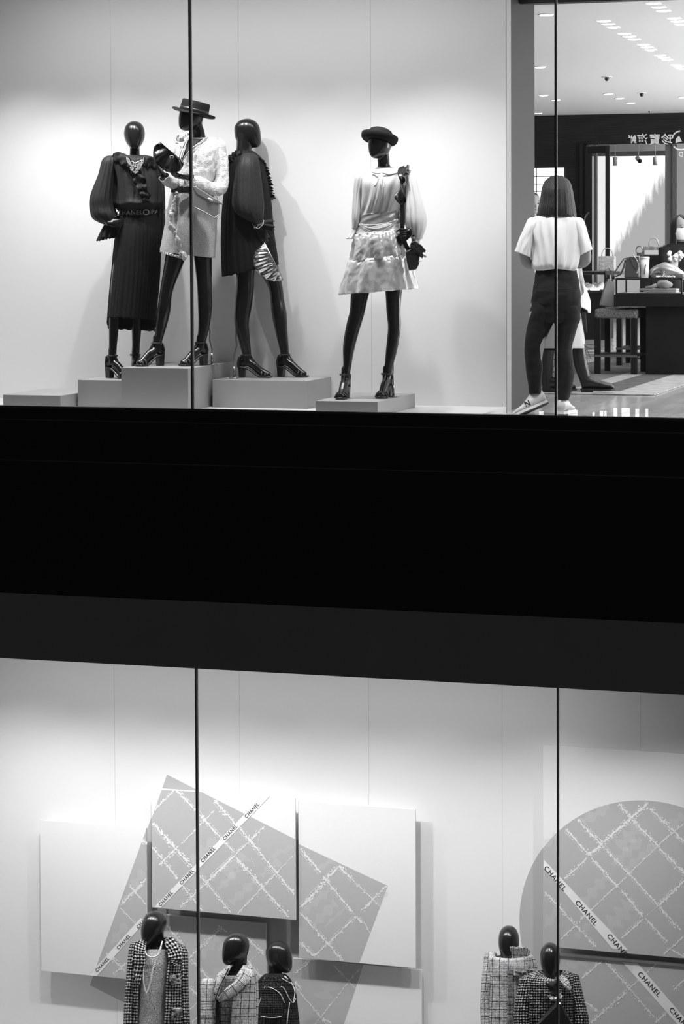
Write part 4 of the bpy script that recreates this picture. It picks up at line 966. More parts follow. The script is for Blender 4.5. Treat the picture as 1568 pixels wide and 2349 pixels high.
L1.cloth('knit_top', [(2178, 338, 380, .0, .085), (2186, 328, 388, .0, .10), (2210, 318, 392, -.01, .125), (2260, 314, 388, -.02, .13), (2310, 312, 384, -.02, .13), (2350, 310, 386, -.02, .13), (2400, 310, 392, -.02, .13)], M['sequin'], l1, 40, 72, rough(.02))
# coat: open in front (the ring runs round the back), with lapels
def open_coat(F, name, rows, m, parent, a0, a1, K=50, n=90, fold=None, thick=.008):
    out = []
    for k, row in enumerate(crom([tuple(r) + (a, b) for r, a, b in zip(rows, a0, a1)], K)):
        y, xl, xr, dd, dep, s0, s1 = row; t = k / (K - 1); R = []
        for i in range(n):
            th = radians(s0 + (s1 - s0) * i / (n - 1)); f = 1 + (fold(th, t) if fold else 0)
            R.append(F.p((xl + xr) / 2 + (xr - xl) / 2 * cos(th) * f, y, dd + dep * sin(th) * f))
        out.append(R)
    mb = MB(); mb.loft(out, closed=False); o = mb.build(name, m, parent, True)
    z = o.modifiers.new('thickness', 'SOLIDIFY'); z.thickness = thick; z.offset = 0
    return o
open_coat(L1, 'coat', [(2150, 338, 392, .02, .07), (2160, 318, 405, .01, .10), (2176, 305, 420, .0, .13), (2200, 298, 424, .0, .15), (2250, 296, 424, .0, .16), (2310, 296, 426, .0, .16), (2360, 294, 430, .0, .16), (2420, 292, 432, .0, .17)], M['houndstooth'], l1,
          [-60, -62, -64, -66, -70, -74, -78, -78], [238, 236, 234, 232, 228, 226, 224, 222], fold=rough(.03, 34))
L1.cloth('sleeve', [(2160, 308, 322, .02, .04), (2166, 300, 326, .02, .065), (2180, 296, 324, .02, .08), (2230, 291, 318, .0, .085), (2290, 287, 314, .0, .085), (2349, 284, 312, -.02, .08), (2375, 286, 310, -.04, .07)], M['houndstooth'], l1, 44, 56, rough(.06, 30), thick=.006)
L1.cloth('sleeve', [(2166, 402, 414, .02, .04), (2172, 400, 424, .02, .065), (2186, 402, 430, .02, .08), (2230, 405, 431, .0, .085), (2290, 407, 432, .0, .085), (2349, 408, 435, -.02, .08), (2375, 410, 434, -.04, .07)], M['houndstooth'], l1, 44, 56, rough(.06, 30), thick=.006)
L1.ruffle('lapel', [(330, 2158, -.08), (320, 2180, -.14), (318, 2215, -.16), (316, 2260, -.165)], [8, 13, 14, 5], M['houndstooth'], l1, 3, .008)
L1.ruffle('lapel', [(384, 2152, -.06), (396, 2176, -.13), (402, 2200, -.155), (398, 2215, -.16)], [8, 14, 15, 4], M['houndstooth'], l1, 3, .008)
o = MB().slab([L1.p(x, y, -.175) for x, y in ((386, 2240), (412, 2234), (414, 2256), (389, 2262))], FWD * .02).build('pocket_flap', M['houndstooth'], l1); bevel(o, .004)
o = MB().slab([L1.p(x, y, -.178) for x, y in ((390, 2316), (418, 2312), (419, 2334), (391, 2338))], FWD * .02).build('pocket_flap', M['houndstooth'], l1); bevel(o, .004)
bd = MB()
for L_, n_ in (([(328, 2172, -.11), (330, 2210, -.15), (329, 2250, -.165), (335, 2277, -.17), (343, 2262, -.17), (350, 2225, -.165), (366, 2180, -.12), (372, 2160, -.07)], 90), ([(332, 2176, -.12), (336, 2190, -.14), (350, 2196, -.15), (364, 2188, -.13), (370, 2172, -.09)], 40)):
    for x, y, d in crom(L_, n_): bd.ell(L1.p(x, y, d - .006), .0062, .0062, .0062, 6, 4)
bd.build('bead_strand', M['pearl'], l1, True)

# ---- pale plaid jacket
L2 = Fig(Dat(540, 2280, .46))
l2 = thing('mannequin', V((L2.p(540, 2300, 0).x, .46, ZL)), 'bald black mannequin turned left in a pale plaid jacket with a wide shawl collar', 'mannequin', GL)
b = MB()
egg_head(b, L2.p(541, 2142, .0), L2.m(70), heading(152), V((0, 0, 1)) + heading(152) * -.02)
L2.tube(b, [(549, 2188, .02, 17), (550, 2204, .02, 16.5), (547, 2222, .02, 16), (544, 2240, .03, 20), (543, 2250, .03, 30)])
b.loft(L2.rings([(2232, 525, 562, .02, .05), (2246, 498, 574, .02, .085), (2290, 498, 572, .0, .10), (2330, 502, 566, .0, .09), (2370, 500, 572, .0, .1), (2410, 495, 578, .0, .11)], 24, 28))
L2.tube(b, [(490, 2250, -.02, 12), (476, 2290, -.06, 11), (472, 2340, -.1, 10), (470, 2390, -.14, 8)]); L2.tube(b, [(576, 2250, .04, 12), (580, 2300, .05, 11), (578, 2360, .04, 9), (575, 2410, .02, 8)])
hand(b, L2.p(470, 2390, -.14), -UPV, _r0, 1, .3); hand(b, L2.p(575, 2410, .02), -UPV, -_r0, 1, .3)
lower_body(L2, b, l2, 536, 2425, 48)
body(b, l2, M['skin_black'])
L2.cloth('inner_top', [(2238, 520, 565, .01, .08), (2250, 502, 574, .0, .115), (2300, 500, 572, .0, .12), (2360, 502, 568, .0, .11), (2420, 498, 576, .0, .12)], M['plaid_dark'], l2, 30, 64, rough(.02))
open_coat(L2, 'jacket', [(2214, 532, 572, .02, .06), (2222, 516, 578, .01, .09), (2238, 498, 584, .0, .13), (2270, 490, 586, .0, .15), (2320, 488, 586, .0, .155), (2380, 486, 586, .0, .155)], M['plaid'], l2, [-75, -80, -88, -94, -98, -100], [215, 214, 212, 210, 206, 205], fold=rough(.025, 20), thick=.006)
L2.cloth('sleeve', [(2245, 470, 488, -.04, .03), (2248, 463, 491, -.05, .05), (2262, 459, 493, -.06, .07), (2300, 458, 492, -.08, .075), (2330, 457, 490, -.1, .072), (2352, 455, 488, -.11, .07), (2392, 456, 486, -.14, .06)], M['plaid'], l2, 40, 56, rough(.035, 20), thick=.005)
L2.cloth('sleeve', [(2222, 560, 575, .03, .03), (2228, 556, 584, .03, .05), (2244, 556, 590, .03, .07), (2290, 558, 592, .04, .08), (2349, 558, 590, .04, .075), (2400, 560, 588, .02, .06)], M['plaid'], l2, 40, 56, rough(.035, 20), thick=.005)
L2.ruffle('shawl_collar', [(573, 2210, -.02), (570, 2230, -.10), (552, 2256, -.15), (524, 2278, -.17), (500, 2296, -.165)], [4, 10, 13, 12, 5], M['plaid'], l2, 2, .006)
L2.ruffle('shawl_collar', [(530, 2214, -.05), (514, 2234, -.12), (502, 2260, -.155), (494, 2290, -.165)], [3, 7, 8, 4], M['plaid'], l2, 2, .006)
bd = MB()
for x, y, d in crom([(524, 2222, -.10), (512, 2246, -.15), (500, 2272, -.175), (494, 2292, -.18)], 36): bd.ell(L2.p(x, y, d), .005, .005, .005, 6, 4)
bd.build('bead_strand', M['leather'], l2, True)
# ---- black quilted jacket
L3 = Fig(Dat(630, 2300, .92))
l3 = thing('mannequin', V((L3.p(635, 2300, 0).x, .92, ZL)), 'bald black mannequin turned right in a black quilted jacket edged with white piping', 'mannequin', GL)
b = MB()
egg_head(b, L3.p(639, 2160, .0), L3.m(70), heading(28))
L3.tube(b, [(631, 2206, .02, 17), (630, 2222, .02, 16.5), (632, 2238, .02, 16.5), (634, 2250, .03, 22)])
b.loft(L3.rings([(2246, 615, 652, .02, .05), (2256, 598, 668, .02, .09), (2300, 596, 668, .0, .11), (2350, 600, 662, .0, .09), (2420, 596, 672, .0, .11)], 24, 28))
L3.tube(b, [(612, 2262, -.10, 12), (615, 2310, -.13, 11), (612, 2365, -.14, 9), (612, 2410, -.15, 8)]); L3.tube(b, [(664, 2262, .10, 12), (672, 2310, .1, 10), (672, 2380, .08, 8)])
hand(b, L3.p(612, 2410, -.15), -UPV, _r0, 1, .3); hand(b, L3.p(672, 2380, .08), -UPV, -_r0, 1, .3)
lower_body(L3, b, l3, 634, 2440, 46, hd=40)
body(b, l3, M['skin_black'])
L3.cloth('jacket', [(2234, 610, 652, .01, .07), (2240, 601, 660, .0, .10), (2252, 592, 668, .0, .13), (2275, 586, 677, .0, .15), (2310, 583, 682, .0, .16), (2349, 581, 686, .0, .16), (2420, 580, 690, .0, .16)], M['quilt'], l3, 50, 90, rough(.02, 14), thick=.006)
L3.cloth('sleeve', [(2252, 612, 634, -.11, .03), (2258, 602, 644, -.12, .05), (2275, 597, 650, -.13, .07), (2305, 596, 650, -.15, .08), (2332, 598, 646, -.16, .075)], M['quilt'], l3, 30, 56, rough(.02, 14), thick=.005)
pp = MB()
for L_ in ([(606, 2244, -.08), (616, 2254, -.12), (634, 2262, -.15), (650, 2266, -.15), (664, 2292, -.14), (672, 2300, -.12), (678, 2290, -.10)], [(668, 2254, -.05), (676, 2275, -.1), (672, 2298, -.13)], [(608, 2262, -.17), (598, 2290, -.17), (586, 2325, -.165), (577, 2343, -.16)],
           [(614, 2264, -.185), (630, 2270, -.20), (644, 2282, -.20), (652, 2300, -.19)], [(598, 2331, -.20), (615, 2334, -.235), (632, 2334, -.235), (646, 2331, -.2)], [(664, 2300, -.15), (658, 2349, -.16), (656, 2400, -.16)], [(640, 2240, -.09), (656, 2250, -.11), (668, 2256, -.09)]):
    q = crom(L_, 40); pp.tube([L3.p(*a) for a in q], .0035, 6)
pp.build('piping', M['piping'], l3, True)
cl = MB(); cl.tube([L3.p(652, 2239, -.10), L3.p(660, 2246, -.11)], .006, 8); cl.build('collar_clasp', M['silver'], l3, True)
# ---- plaid jacket with upright ruffled collar
L4 = Fig(Dat(1168, 2270, .74))
l4 = thing('mannequin', V((L4.p(1168, 2300, 0).x, .74, ZL)), 'taller bald black mannequin in a plaid tweed jacket with an upright frayed collar', 'mannequin', GL)
b = MB()
egg_head(b, L4.p(1166, 2125, .0), L4.m(80), heading(97), V((0, 0, 1)) + heading(97) * .02, wk=.82)
L4.tube(b, [(1172, 2172, .02, 14), (1174, 2190, .02, 13.5), (1176, 2206, .02, 16), (1174, 2222, .03, 28)])
b.loft(L4.rings([(2190, 1150, 1196, .02, .05), (2200, 1126, 1210, .02, .085), (2250, 1128, 1208, .0, .10), (2300, 1132, 1204, .0, .09), (2350, 1128, 1208, .0, .1), (2390, 1124, 1212, .0, .11)], 24, 28))
L4.tube(b, [(1126, 2204, .02, 12), (1116, 2260, .02, 11), (1114, 2320, .0, 10), (1116, 2380, -.05, 8)]); L4.tube(b, [(1212, 2204, .02, 12), (1222, 2260, .03, 11), (1222, 2320, .02, 10), (1220, 2380, -.02, 8)])
hand(b, L4.p(1116, 2380, -.05), -UPV, _r0, 1, .3); hand(b, L4.p(1220, 2380, -.02), -UPV, -_r0, 1, .3)
lower_body(L4, b, l4, 1168, 2405, 48)
body(b, l4, M['skin_black'])
L4.cloth('jacket', [(2204, 1152, 1202, .0, .07), (2194, 1134, 1212, .01, .095), (2194, 1118, 1220, .0, .125), (2220, 1116, 1222, .0, .15), (2280, 1116, 1222, .0, .155), (2349, 1114, 1224, .0, .155), (2400, 1112, 1226, .0, .16)], M['plaid'], l4, 50, 90, rough(.03, 22), dip, thick=.006)
L4.cloth('sleeve', [(2184, 1116, 1134, .02, .03), (2188, 1112, 1138, .02, .055), (2205, 1110, 1138, .02, .075), (2250, 1105, 1134, .0, .085), (2300, 1102, 1130, .0, .08), (2349, 1103, 1130, -.02, .075), (2385, 1106, 1128, -.05, .065)], M['plaid'], l4, 40, 56, rough(.05, 22), thick=.006)
L4.cloth('sleeve', [(2188, 1200, 1214, .02, .03), (2194, 1198, 1222, .02, .055), (2215, 1204, 1230, .02, .075), (2300, 1208, 1236, .02, .08), (2385, 1208, 1232, -.02, .065)], M['plaid'], l4, 40, 56, rough(.05, 22), thick=.006)
L4.cloth('upright_collar', [(2212, 1157, 1202, .0, .075), (2202, 1153, 1207, .0, .088), (2190, 1150, 1211, .0, .10), (2180, 1149, 1213, .0, .108)], M['plaid'], l4, 16, 72, lambda th, t: .10 * t * sin(13 * th) + .08 * nz(6 * cos(th), 6 * sin(th), t * 6), lambda th, t: -8 * t * sin(th) * -1 + 3 * t * nz(7 * cos(th), 7 * sin(th), 2))
L4.ruffle('chest_ruffle', [(1180, 2230, -.16), (1196, 2240, -.165), (1210, 2232, -.16), (1222, 2228, -.14)], [5, 10, 9, 4], M['ruffle_grey'], l4, 5, .018, yw=3)
L4.ruffle('placket', [(1170, 2225, -.16), (1171, 2280, -.165), (1170, 2345, -.165)], [7, 7, 7], M['plaid_dark'], l4, 1, .002)
# ---- beaded black tweed jacket
L5 = Fig(Dat(1262, 2290, .38))
l5 = thing('mannequin', V((L5.p(1262, 2310, 0).x, .38, ZL)), 'shorter bald black mannequin in a beaded black tweed jacket, in front of a plaid one', 'mannequin', GL)
b = MB()
egg_head(b, L5.p(1261, 2164, .0), L5.m(79), heading(94), V((0, 0, 1)) + heading(94) * .02, wk=.80)
L5.tube(b, [(1262, 2212, .02, 14), (1263, 2230, .02, 14), (1263, 2244, .02, 18), (1263, 2254, .03, 30)])
b.loft(L5.rings([(2236, 1240, 1286, .02, .05), (2248, 1216, 1308, .02, .085), (2290, 1218, 1306, .0, .10), (2330, 1222, 1302, .0, .09), (2380, 1218, 1306, .0, .1), (2420, 1214, 1310, .0, .11)], 24, 28))
L5.tube(b, [(1214, 2252, .02, 12), (1200, 2300, .02, 11), (1198, 2352, -.04, 10), (1240, 2368, -.16, 8)]); L5.tube(b, [(1312, 2252, .02, 12), (1330, 2300, .02, 11), (1334, 2352, -.04, 10), (1305, 2372, -.16, 8)])
hand(b, L5.p(1242, 2367, -.165), _r0 * .9 + UPV * .25, _h, 1, .6); hand(b, L5.p(1303, 2371, -.165), -_r0 * .9 + UPV * .25, _h, -1, .6)
lower_body(L5, b, l5, 1262, 2435, 50)
body(b, l5, M['skin_black'])
L5.cloth('jacket', [(2226, 1240, 1292, .02, .07), (2232, 1220, 1308, .01, .10), (2244, 1206, 1318, .0, .13), (2270, 1204, 1320, .0, .15), (2310, 1204, 1320, .0, .155), (2360, 1202, 1322, .0, .155), (2430, 1200, 1326, .0, .16)], M['boucle_bead'], l5, 50, 90, rough(.035, 30), dip, thick=.007)
L5.cloth('sleeve', [(2238, 1202, 1218, .02, .03), (2244, 1196, 1226, .02, .055), (2260, 1190, 1226, .02, .08), (2300, 1182, 1222, .0, .09), (2340, 1179, 1220, -.02, .085), (2368, 1184, 1222, -.05, .07)], M['boucle_bead'], l5, 40, 56, rough(.06, 30), thick=.007)
L5.cloth('sleeve', [(2234, 1308, 1320, .02, .03), (2240, 1302, 1326, .02, .055), (2258, 1302, 1330, .02, .08), (2300, 1308, 1340, .0, .09), (2340, 1312, 1349, -.02, .085), (2370, 1310, 1346, -.05, .07)], M['boucle_bead'], l5, 40, 56, rough(.06, 30), thick=.007)
L5.ruffle('collar_panel', [(1284, 2238, -.09), (1296, 2252, -.14), (1306, 2270, -.16)], [5, 8, 6], M['plaid'], l5, 1, .004)
L5.ruffle('neck_bow', [(1258, 2284, -.165), (1268, 2291, -.175), (1278, 2290, -.175), (1288, 2282, -.165)], [3, 4, 4, 5], M['blouse_dense'], l5, 2, .008)
L5.ruffle('neck_scarf', [(1262, 2244, -.11), (1266, 2262, -.155), (1272, 2284, -.168)], [11, 11, 5], M['ruffle_black'], l5, 2, .01)
bg = thing('clutch_bag', L5.p(1278, 2350, -.24), 'dark smooth leather bag held in front of the beaded black tweed jacket', 'handbag')
M['bag_dark'] = mat('smooth_dark_leather', .028, .22, spec=.6, coat=.4)
o = MB().slab([L5.p(x, y, -.25) for x, y in ((1278, 2301), (1286, 2300), (1318, 2362), (1320, 2420), (1222, 2420), (1226, 2356))], FWD * .055).build('bag_body', M['bag_dark'], bg); bevel(o, .012, 3)
o = MB().slab([L5.p(x, y, -.257) for x, y in ((1279, 2304), (1286, 2303), (1300, 2334), (1270, 2352), (1232, 2352))], FWD * .01).build('flap', M['bag_dark'], bg); bevel(o, .004)

# ================================================================== the shop beside the display
def wood(name, a, c, scale, stretch, rough=.3, spec=.5):
    m = mat(name, a, rough, spec=spec, var=.0); nt = m.node_tree; b = nt.nodes['Principled BSDF']; L = nt.links
    tc = nt.nodes.new('ShaderNodeTexCoord'); mp = nt.nodes.new('ShaderNodeMapping'); mp.inputs['Scale'].default_value = stretch
    n = nt.nodes.new('ShaderNodeTexNoise'); n.inputs['Scale'].default_value = scale; n.inputs['Detail'].default_value = 6
    r = nt.nodes.new('ShaderNodeMapRange'); r.inputs[1].default_value = .35; r.inputs[2].default_value = .65; r.inputs[3].default_value = a; r.inputs[4].default_value = c
    L.new(tc.outputs['Object'], mp.inputs[0]); L.new(mp.outputs[0], n.inputs['Vector']); L.new(n.outputs['Fac'], r.inputs[0]); L.new(r.outputs[0], b.inputs['Base Color'])
    return m
M['shop_floor'] = wood('pale_plank_floor', .36, .48, 3, (3, .25, 1), .16, .5)
M['dark_wood'] = wood('dark_ribbed_wood', .006, .022, 6, (.4, .4, 14), .45, .3)
M['black_wood'] = mat('black_stained_wood', .008, .5, spec=.25, var=.3, vscale=6)
M['frame_black'] = mat('black_steel_frame', .012, .35)
M['frame_grey'] = mat('grey_steel_frame', .16, .35, metal=.5)
M['grey_wall'] = mat('grey_plaster', .38, .6)
M['skin'] = mat('skin', .36, .5, spec=.35)
M['hair'] = mat('dark_hair', .022, .38, spec=.5, bump=.6, bscale=40, var=.5, vscale=30, stretch=(8, 8, .6))
M['tee'] = mat('white_cotton', .78, .85, spec=.1, bump=.5, bscale=9)
M['denim'] = mat('black_denim', .013, .8, spec=.2, var=.35, vscale=5, stretch=(1, 1, 4), bump=.5, bscale=7)
M['sneaker'] = mat('white_sneaker', .70, .5); M['sole'] = mat('dark_rubber', .02, .6)
M['greycloth'] = mat('pale_grey_cloth', .48, .85); M['paper'] = mat('grey_paper', .34, .6, var=.08, vscale=8)
M['lamp_on'] = mat('lamp_glow', .9, .5, emit=9); M['lamp_frame'] = mat('white_lamp_frame', .82, .5, emit=.0)
M['lamp_soft'] = mat('lamp_soft_glow', .9, .5, emit=.55)
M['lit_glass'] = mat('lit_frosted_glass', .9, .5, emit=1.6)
M['mask'] = mat('surgical_mask', .75, .8, bump=.3, bscale=60); M['bag_grey'] = mat('grey_leather', .10, .4)
M['eye'] = mat('dark_eye', .02, .3); M['lip_m'] = mat('lips', .2, .5)
M['clear'] = glass_mat('vitrine_glass', .97, 1.45)
M['dim_grey'] = mat('mid_grey_paint', .16, .5)

XR, XL, YBK, ZC = 9.0, -8.0, 18.3, 3.0
sbox('floor', (XL, .04, -.06), (XR, 22.2, 0), M['shop_floor'])
sbox('ceiling', (XL, YB + .2, ZC), (XE - .01, YBK + .1, ZC + .1), M['ceil'])
sbox('ceiling_front', (XE - .01, .0, ZC), (XR, YBK + .1, ZC + .1), M['ceil'])
sbox('trim_20', (XE + .0, 1.74, ZC - .05), (XR, 1.86, ZC - .0005), M['frame_black'])
sbox('wall_right', (XR, 0, 0), (XR + .1, 22.2, ZC), M['grey_wall'])
sbox('wall_far_left', (XL - .1, YB + .2, 0), (XL, 22.2, ZC), M['dim_grey'])
def bx(px, y=500): return at(px, y, YBK).x
zo = at(1440, 331, YBK).z                      # head of the doorway
sbox('wall_back', (XL, YBK, 0), (bx(1339), YBK + .12, ZC), M['dark_wood'])
sbox('wall_back_head', (bx(1339), YBK, zo), (XR, YBK + .12, ZC), M['dark_wood'])
sbox('wall_back_right', (bx(1551), YBK + .02, 0), (XR, YBK + .12, zo), M['grey_wall'])
sbox('trim_21', (bx(1523), YBK + .05, 0), (bx(1541), YBK + .3, zo), M['dim_grey'])
sbox('trim_22', (bx(1541), YBK + .0, 0), (bx(1551), YBK + .1, zo), M['frame_grey'])
for i, (a, b_, m_, d) in enumerate(((1326, 1332, 'black_wood', .05), (1332, 1339, 'frame_black', .09), (1339, 1345, 'frame_black', .0))):
    sbox('trim_%d' % (23 + i), (bx(a), YBK - d, 0), (bx(b_), YBK - d + .1, zo + .02), M[m_])
sbox('ceiling_far', (XL, YBK + .12, ZC), (XR, 22.2, ZC + .1), M['ceil'])
sbox('wall_far', (XL, 22.2, 0), (XR, 22.3, ZC + .1), M['grey_wall'])
# glazed lattice in the back wall, lit from behind
wa, wb = at(1180, 386, YBK - .03), at(1292, 495, YBK - .03)
wo = sbox('window_7', (wa.x, YBK - .03, wb.z), (wb.x, YBK - .001, wa.z), M['lit_glass'])
mb = MB()
for y in (405, 422, 439, 456, 473): z_ = at(1240, y, YBK - .035).z; mb.box((wa.x, YBK - .04, z_ - .005), (at(1284, 400, YBK).x if y > 405 else wb.x, YBK - .028, z_ + .005))
for x in (1200, 1230): x_ = at(x, 440, YBK - .035).x; mb.box((x_ - .005, YBK - .04, wb.z), (x_ + .005, YBK - .028, wa.z))
mb.build('glazing_bar', M['frame_black'], wo)
# open glazed door leaf
def bar(mb, p, q, w, m=0):
    p, q = V(p), V(q); t = (q - p).normalized(); a = t.cross(_h).normalized() if abs(t.z) < .9 else _r0; c = t.cross(a).normalized()
    mb.obox((p + q) / 2, a * w, c * w, t * ((q - p).length / 2), m)
dr = bpy.data.objects.new('door_1', None); COL.objects.link(dr); hp = at(1352, 765, YBK - .05); dr.location = (hp.x, YBK - .1, 0); dr['kind'] = 'structure'
dA, dB = V((hp.x, YBK - .12, 0)), None
dB = atz(1393, 780, 0.0); dBx = at(1393, 550, YBK - .30); dB = V((dBx.x, YBK - .30, 0)); dt = zo - .03
mb = MB()
for c, w in ((dA, .045), (dB, .028)): mb.box((c.x - w, c.y - .03, .002), (c.x + w, c.y + .03, dt))
for z_ in (.06, dt - .05):
    d_ = (dB - dA); n_ = V((d_.y, -d_.x, 0)).normalized() * .03
    mb.slab([dA + V((0, 0, z_ - .05)) - n_, dB + V((0, 0, z_ - .05)) - n_, dB + V((0, 0, z_ + .05)) - n_, dA + V((0, 0, z_ + .05)) - n_], n_ * 2)
mb.build('door_frame', M['frame_black'], dr)
mb = MB(); mb.slab([dA * .5 + dB * .5 - (dB - dA) * .46 + V((0, 0, .1)), dA + (dB - dA) * .95 + V((0, 0, .1)), dA + (dB - dA) * .95 + V((0, 0, dt - .1)), dA + (dB - dA) * .05 + V((0, 0, dt - .1))], (.0, .01, 0)); mb.build('door_glass', M['clear'], dr)
mb = MB(); hx = dA + (dB - dA) * .05 + V((0, 0, 1.24 + (547 - 510) / 5500 * 34)); mb.tube([hx + V((0, -.05, .14)), hx + V((-.05, -.06, .08)), hx + V((-.07, -.06, 0)), hx + V((-.05, -.06, -.08)), hx + V((0, -.05, -.14))], .014, 8); mb.build('door_handle', M['frame_grey'], dr, True)
mb = MB()
for a, b_ in ((1361, 1368), (1346, 1351)):
    x0, x1 = bx(a), bx(b_); mb.box((x0, YBK - .02, 0.001), (x1, YBK + .06, zo))
struct(mb.build('trim_30', M['frame_grey']))
# lit mural beyond the doorway
def mural():
    m = bpy.data.materials.new('lit_mural'); m.use_nodes = True; nt = m.node_tree; b = nt.nodes['Principled BSDF']; L = nt.links
    tc = nt.nodes.new('ShaderNodeTexCoord'); sx = nt.nodes.new('ShaderNodeSeparateXYZ'); L.new(tc.outputs['Object'], sx.inputs[0])
    def mt(op, a, c):
        x = nt.nodes.new('ShaderNodeMath'); x.operation = op
        for i, q in enumerate((a, c)):
            if isinstance(q, (int, float)): x.inputs[i].default_value = q
            else: L.new(q, x.inputs[i])
        return x.outputs[0]
    n = nt.nodes.new('ShaderNodeTexNoise'); n.inputs['Scale'].default_value = 5; n.inputs['Detail'].default_value = 8
    mp = nt.nodes.new('ShaderNodeMapping'); mp.inputs['Rotation'].default_value = (0, radians(45), 0); mp.inputs['Scale'].default_value = (4, 1, .7)
    L.new(tc.outputs['Object'], mp.inputs[0]); L.new(mp.outputs[0], n.inputs['Vector'])
    d = mt('SUBTRACT', sx.outputs[2], mt('MULTIPLY', sx.outputs[0], 1.5))      # diagonal
    d = mt('ADD', d, mt('MULTIPLY', mt('SUBTRACT', n.outputs['Fac'], .5), .55))
    r = nt.nodes.new('ShaderNodeMapRange'); r.inputs[1].default_value = -.12; r.inputs[2].default_value = .12; r.inputs[3].default_value = .46; r.inputs[4].default_value = 1.3
    L.new(d, r.inputs[0]); b.inputs['Base Color'].default_value = g(.05); b.inputs['Emission Color'].default_value = g(1); L.new(r.outputs[0], b.inputs['Emission Strength'])
    return m
YM = 21.3
a_, b_ = at(1340, 359, YM), at(1560, 700, YM)
mu = thing('lit_mural', at(1462, 490, YM), 'large lit wall picture split diagonally into white and grey, beyond the doorway', 'wall picture')
MB().box((a_.x, YM, b_.z), (b_.x, YM + .06, a_.z)).build('picture_panel', mural(), mu)
MB().box((a_.x - .05, YM + .06, b_.z - .05), (b_.x + .05, YM + .12, a_.z + .02)).build('picture_frame', M['frame_grey'], mu)
mb = MB(); mb.box((mu.location.x - .4, YM + .12, .0), (mu.location.x + .4, 22.199, a_.z - .2)); mb.build('mount', M['dim_grey'], mu)
sbox('trim_31', (at(1397, 340, 20.4).x, 20.4, at(1400, 347, 20.4).z), (at(1560, 340, 20.4).x, 20.55, ZC), M['lamp_frame'])
sbox('trim_32', (at(1397, 340, 20.7).x, 20.56, at(1400, 359, 20.7).z), (at(1560, 340, 20.7).x, 20.7, ZC), M['grey_wall'])
# track spotlights
for i, (x, y, tl, lb) in enumerate(((1410, 371, 0, 'pale cylinder spotlight next to the open door leaf'), (1464, 366, 1, 'cylinder spotlight turned to show its dark lens'), (1502, 370, 0, 'pale cylinder spotlight nearest the grey door pillar'))):
    p = at(x, y, 20.1); t = thing('track_spotlight', p, lb, 'spotlight', 'cylinder spotlights beyond the doorway')
    d = V((0, 0, -1)) if not tl else V((.45, -.75, -.35)).normalized()
    mb = MB(); mb.tube([p - d * .065, p + d * .06], .034, 16); mb.build('lamp_body', M['lamp_frame'], t, True)
    mb = MB(); mb.tube([p - d * .066, p - d * .062], .0345, 16) if not tl else mb.tube([p + d * .0605, p + d * .066], .033, 16); mb.build('dark_ring', M['frame_black'], t, True)
    mb = MB(); mb.tube([p + V((0, 0, .02)), V((p.x, p.y, ZC - .0005))], .006, 8); mb.build('stem', M['lamp_frame'], t, True)

# ceiling downlights
def downlight(px, py, sq, label, group, proto=None):
    p = atz(px, py, ZC)
    t = thing('downlight', (p.x, p.y, ZC - .004), label, 'ceiling light', group)
    if sq:
        mb = MB(); s = .052
        mb.box((p.x - s, p.y - s, ZC - .006), (p.x + s, p.y + s, ZC - .0005)); mb.build('lamp_frame', M['lamp_soft'], t)
        mb = MB(); mb.tube([V((p.x, p.y, ZC - .0105)), V((p.x, p.y, ZC - .006))], .034, 20); mb.build('bulb', M['lamp_on'], t)
    else:
        mb = MB(); mb.tube([V((p.x, p.y, ZC - .008)), V((p.x, p.y, ZC - .0005))], .062, 24); mb.build('lamp_frame', M['lamp_frame'], t)
        mb = MB(); mb.tube([V((p.x, p.y, ZC - .012)), V((p.x, p.y, ZC - .008))], .05, 24); mb.build('bulb', M['lamp_on'], t)
    return t

def dup(root, loc, label):
    r = root.copy(); COL.objects.link(r); r.location = loc; r['label'] = label
    for ch in list(root.children):
        c = ch.copy(); COL.objects.link(c); c.parent = r
    return r
rows = [[((1383.8, 47.4), (1394, 54.6), (1406, 61.7)), ((1430.6, 76.8), (1442.3, 83), (1454, 89.3)), ((1475, 102), (1483.2, 107.5), (1491.8, 113.7)), ((1512.6, 126.7), (1521.7, 131.7), (1529.5, 136.6)), ((1549, 148.3), (1556.8, 152.2), (1563.3, 156.7))],
        [((1498, 7), (1510, 15.6), (1520.4, 24.2)), ((1545, 41), (1553, 48), (1562, 55.7))]]
first = None
ord1 = ('nearest', 'second nearest', 'middle', 'fourth', 'farthest'); ord2 = ('near', 'centre', 'far')
for r_, row in enumerate(rows):
    for c_, tri in enumerate(row):
        for k_, (x, y) in enumerate(tri):
            lb = '%s square lamp of the %s trio in the %s ceiling row' % (ord2[k_], ord1[c_], ('long left', 'short right')[r_])
            if first is None: first = downlight(x, y, True, lb, 'square ceiling lamps in threes')
            else:
                p = atz(x, y, ZC); dup(first, (p.x, p.y, ZC - .004), lb)
fr_ = None
for x, y, lb in ((1252, 32.5, 'round ceiling lamp nearest the window, by the upper glass joint'), (1238, 152.5, 'round ceiling lamp next to the pillar, below the front one'), (1246, 218, 'round ceiling lamp left of the glass joint, second from the back wall'),
                 (1274, 228.5, 'round ceiling lamp right behind the glass joint'), (1234, 259, 'round ceiling lamp next to the pillar, closest to the back wall'), (1394.5, 214.5, 'first of three round lamps in a slanting line'), (1420, 225, 'middle of three round lamps in a slanting line'), (1445.5, 235.3, 'last of three round lamps in a slanting line'), (1566, 222, 'round ceiling lamp at the right edge of the picture')):
    if fr_ is None: fr_ = downlight(x, y, False, lb, 'round ceiling lamps')
    else:
        p = atz(x, y, ZC); dup(fr_, (p.x, p.y, ZC - .004), lb)
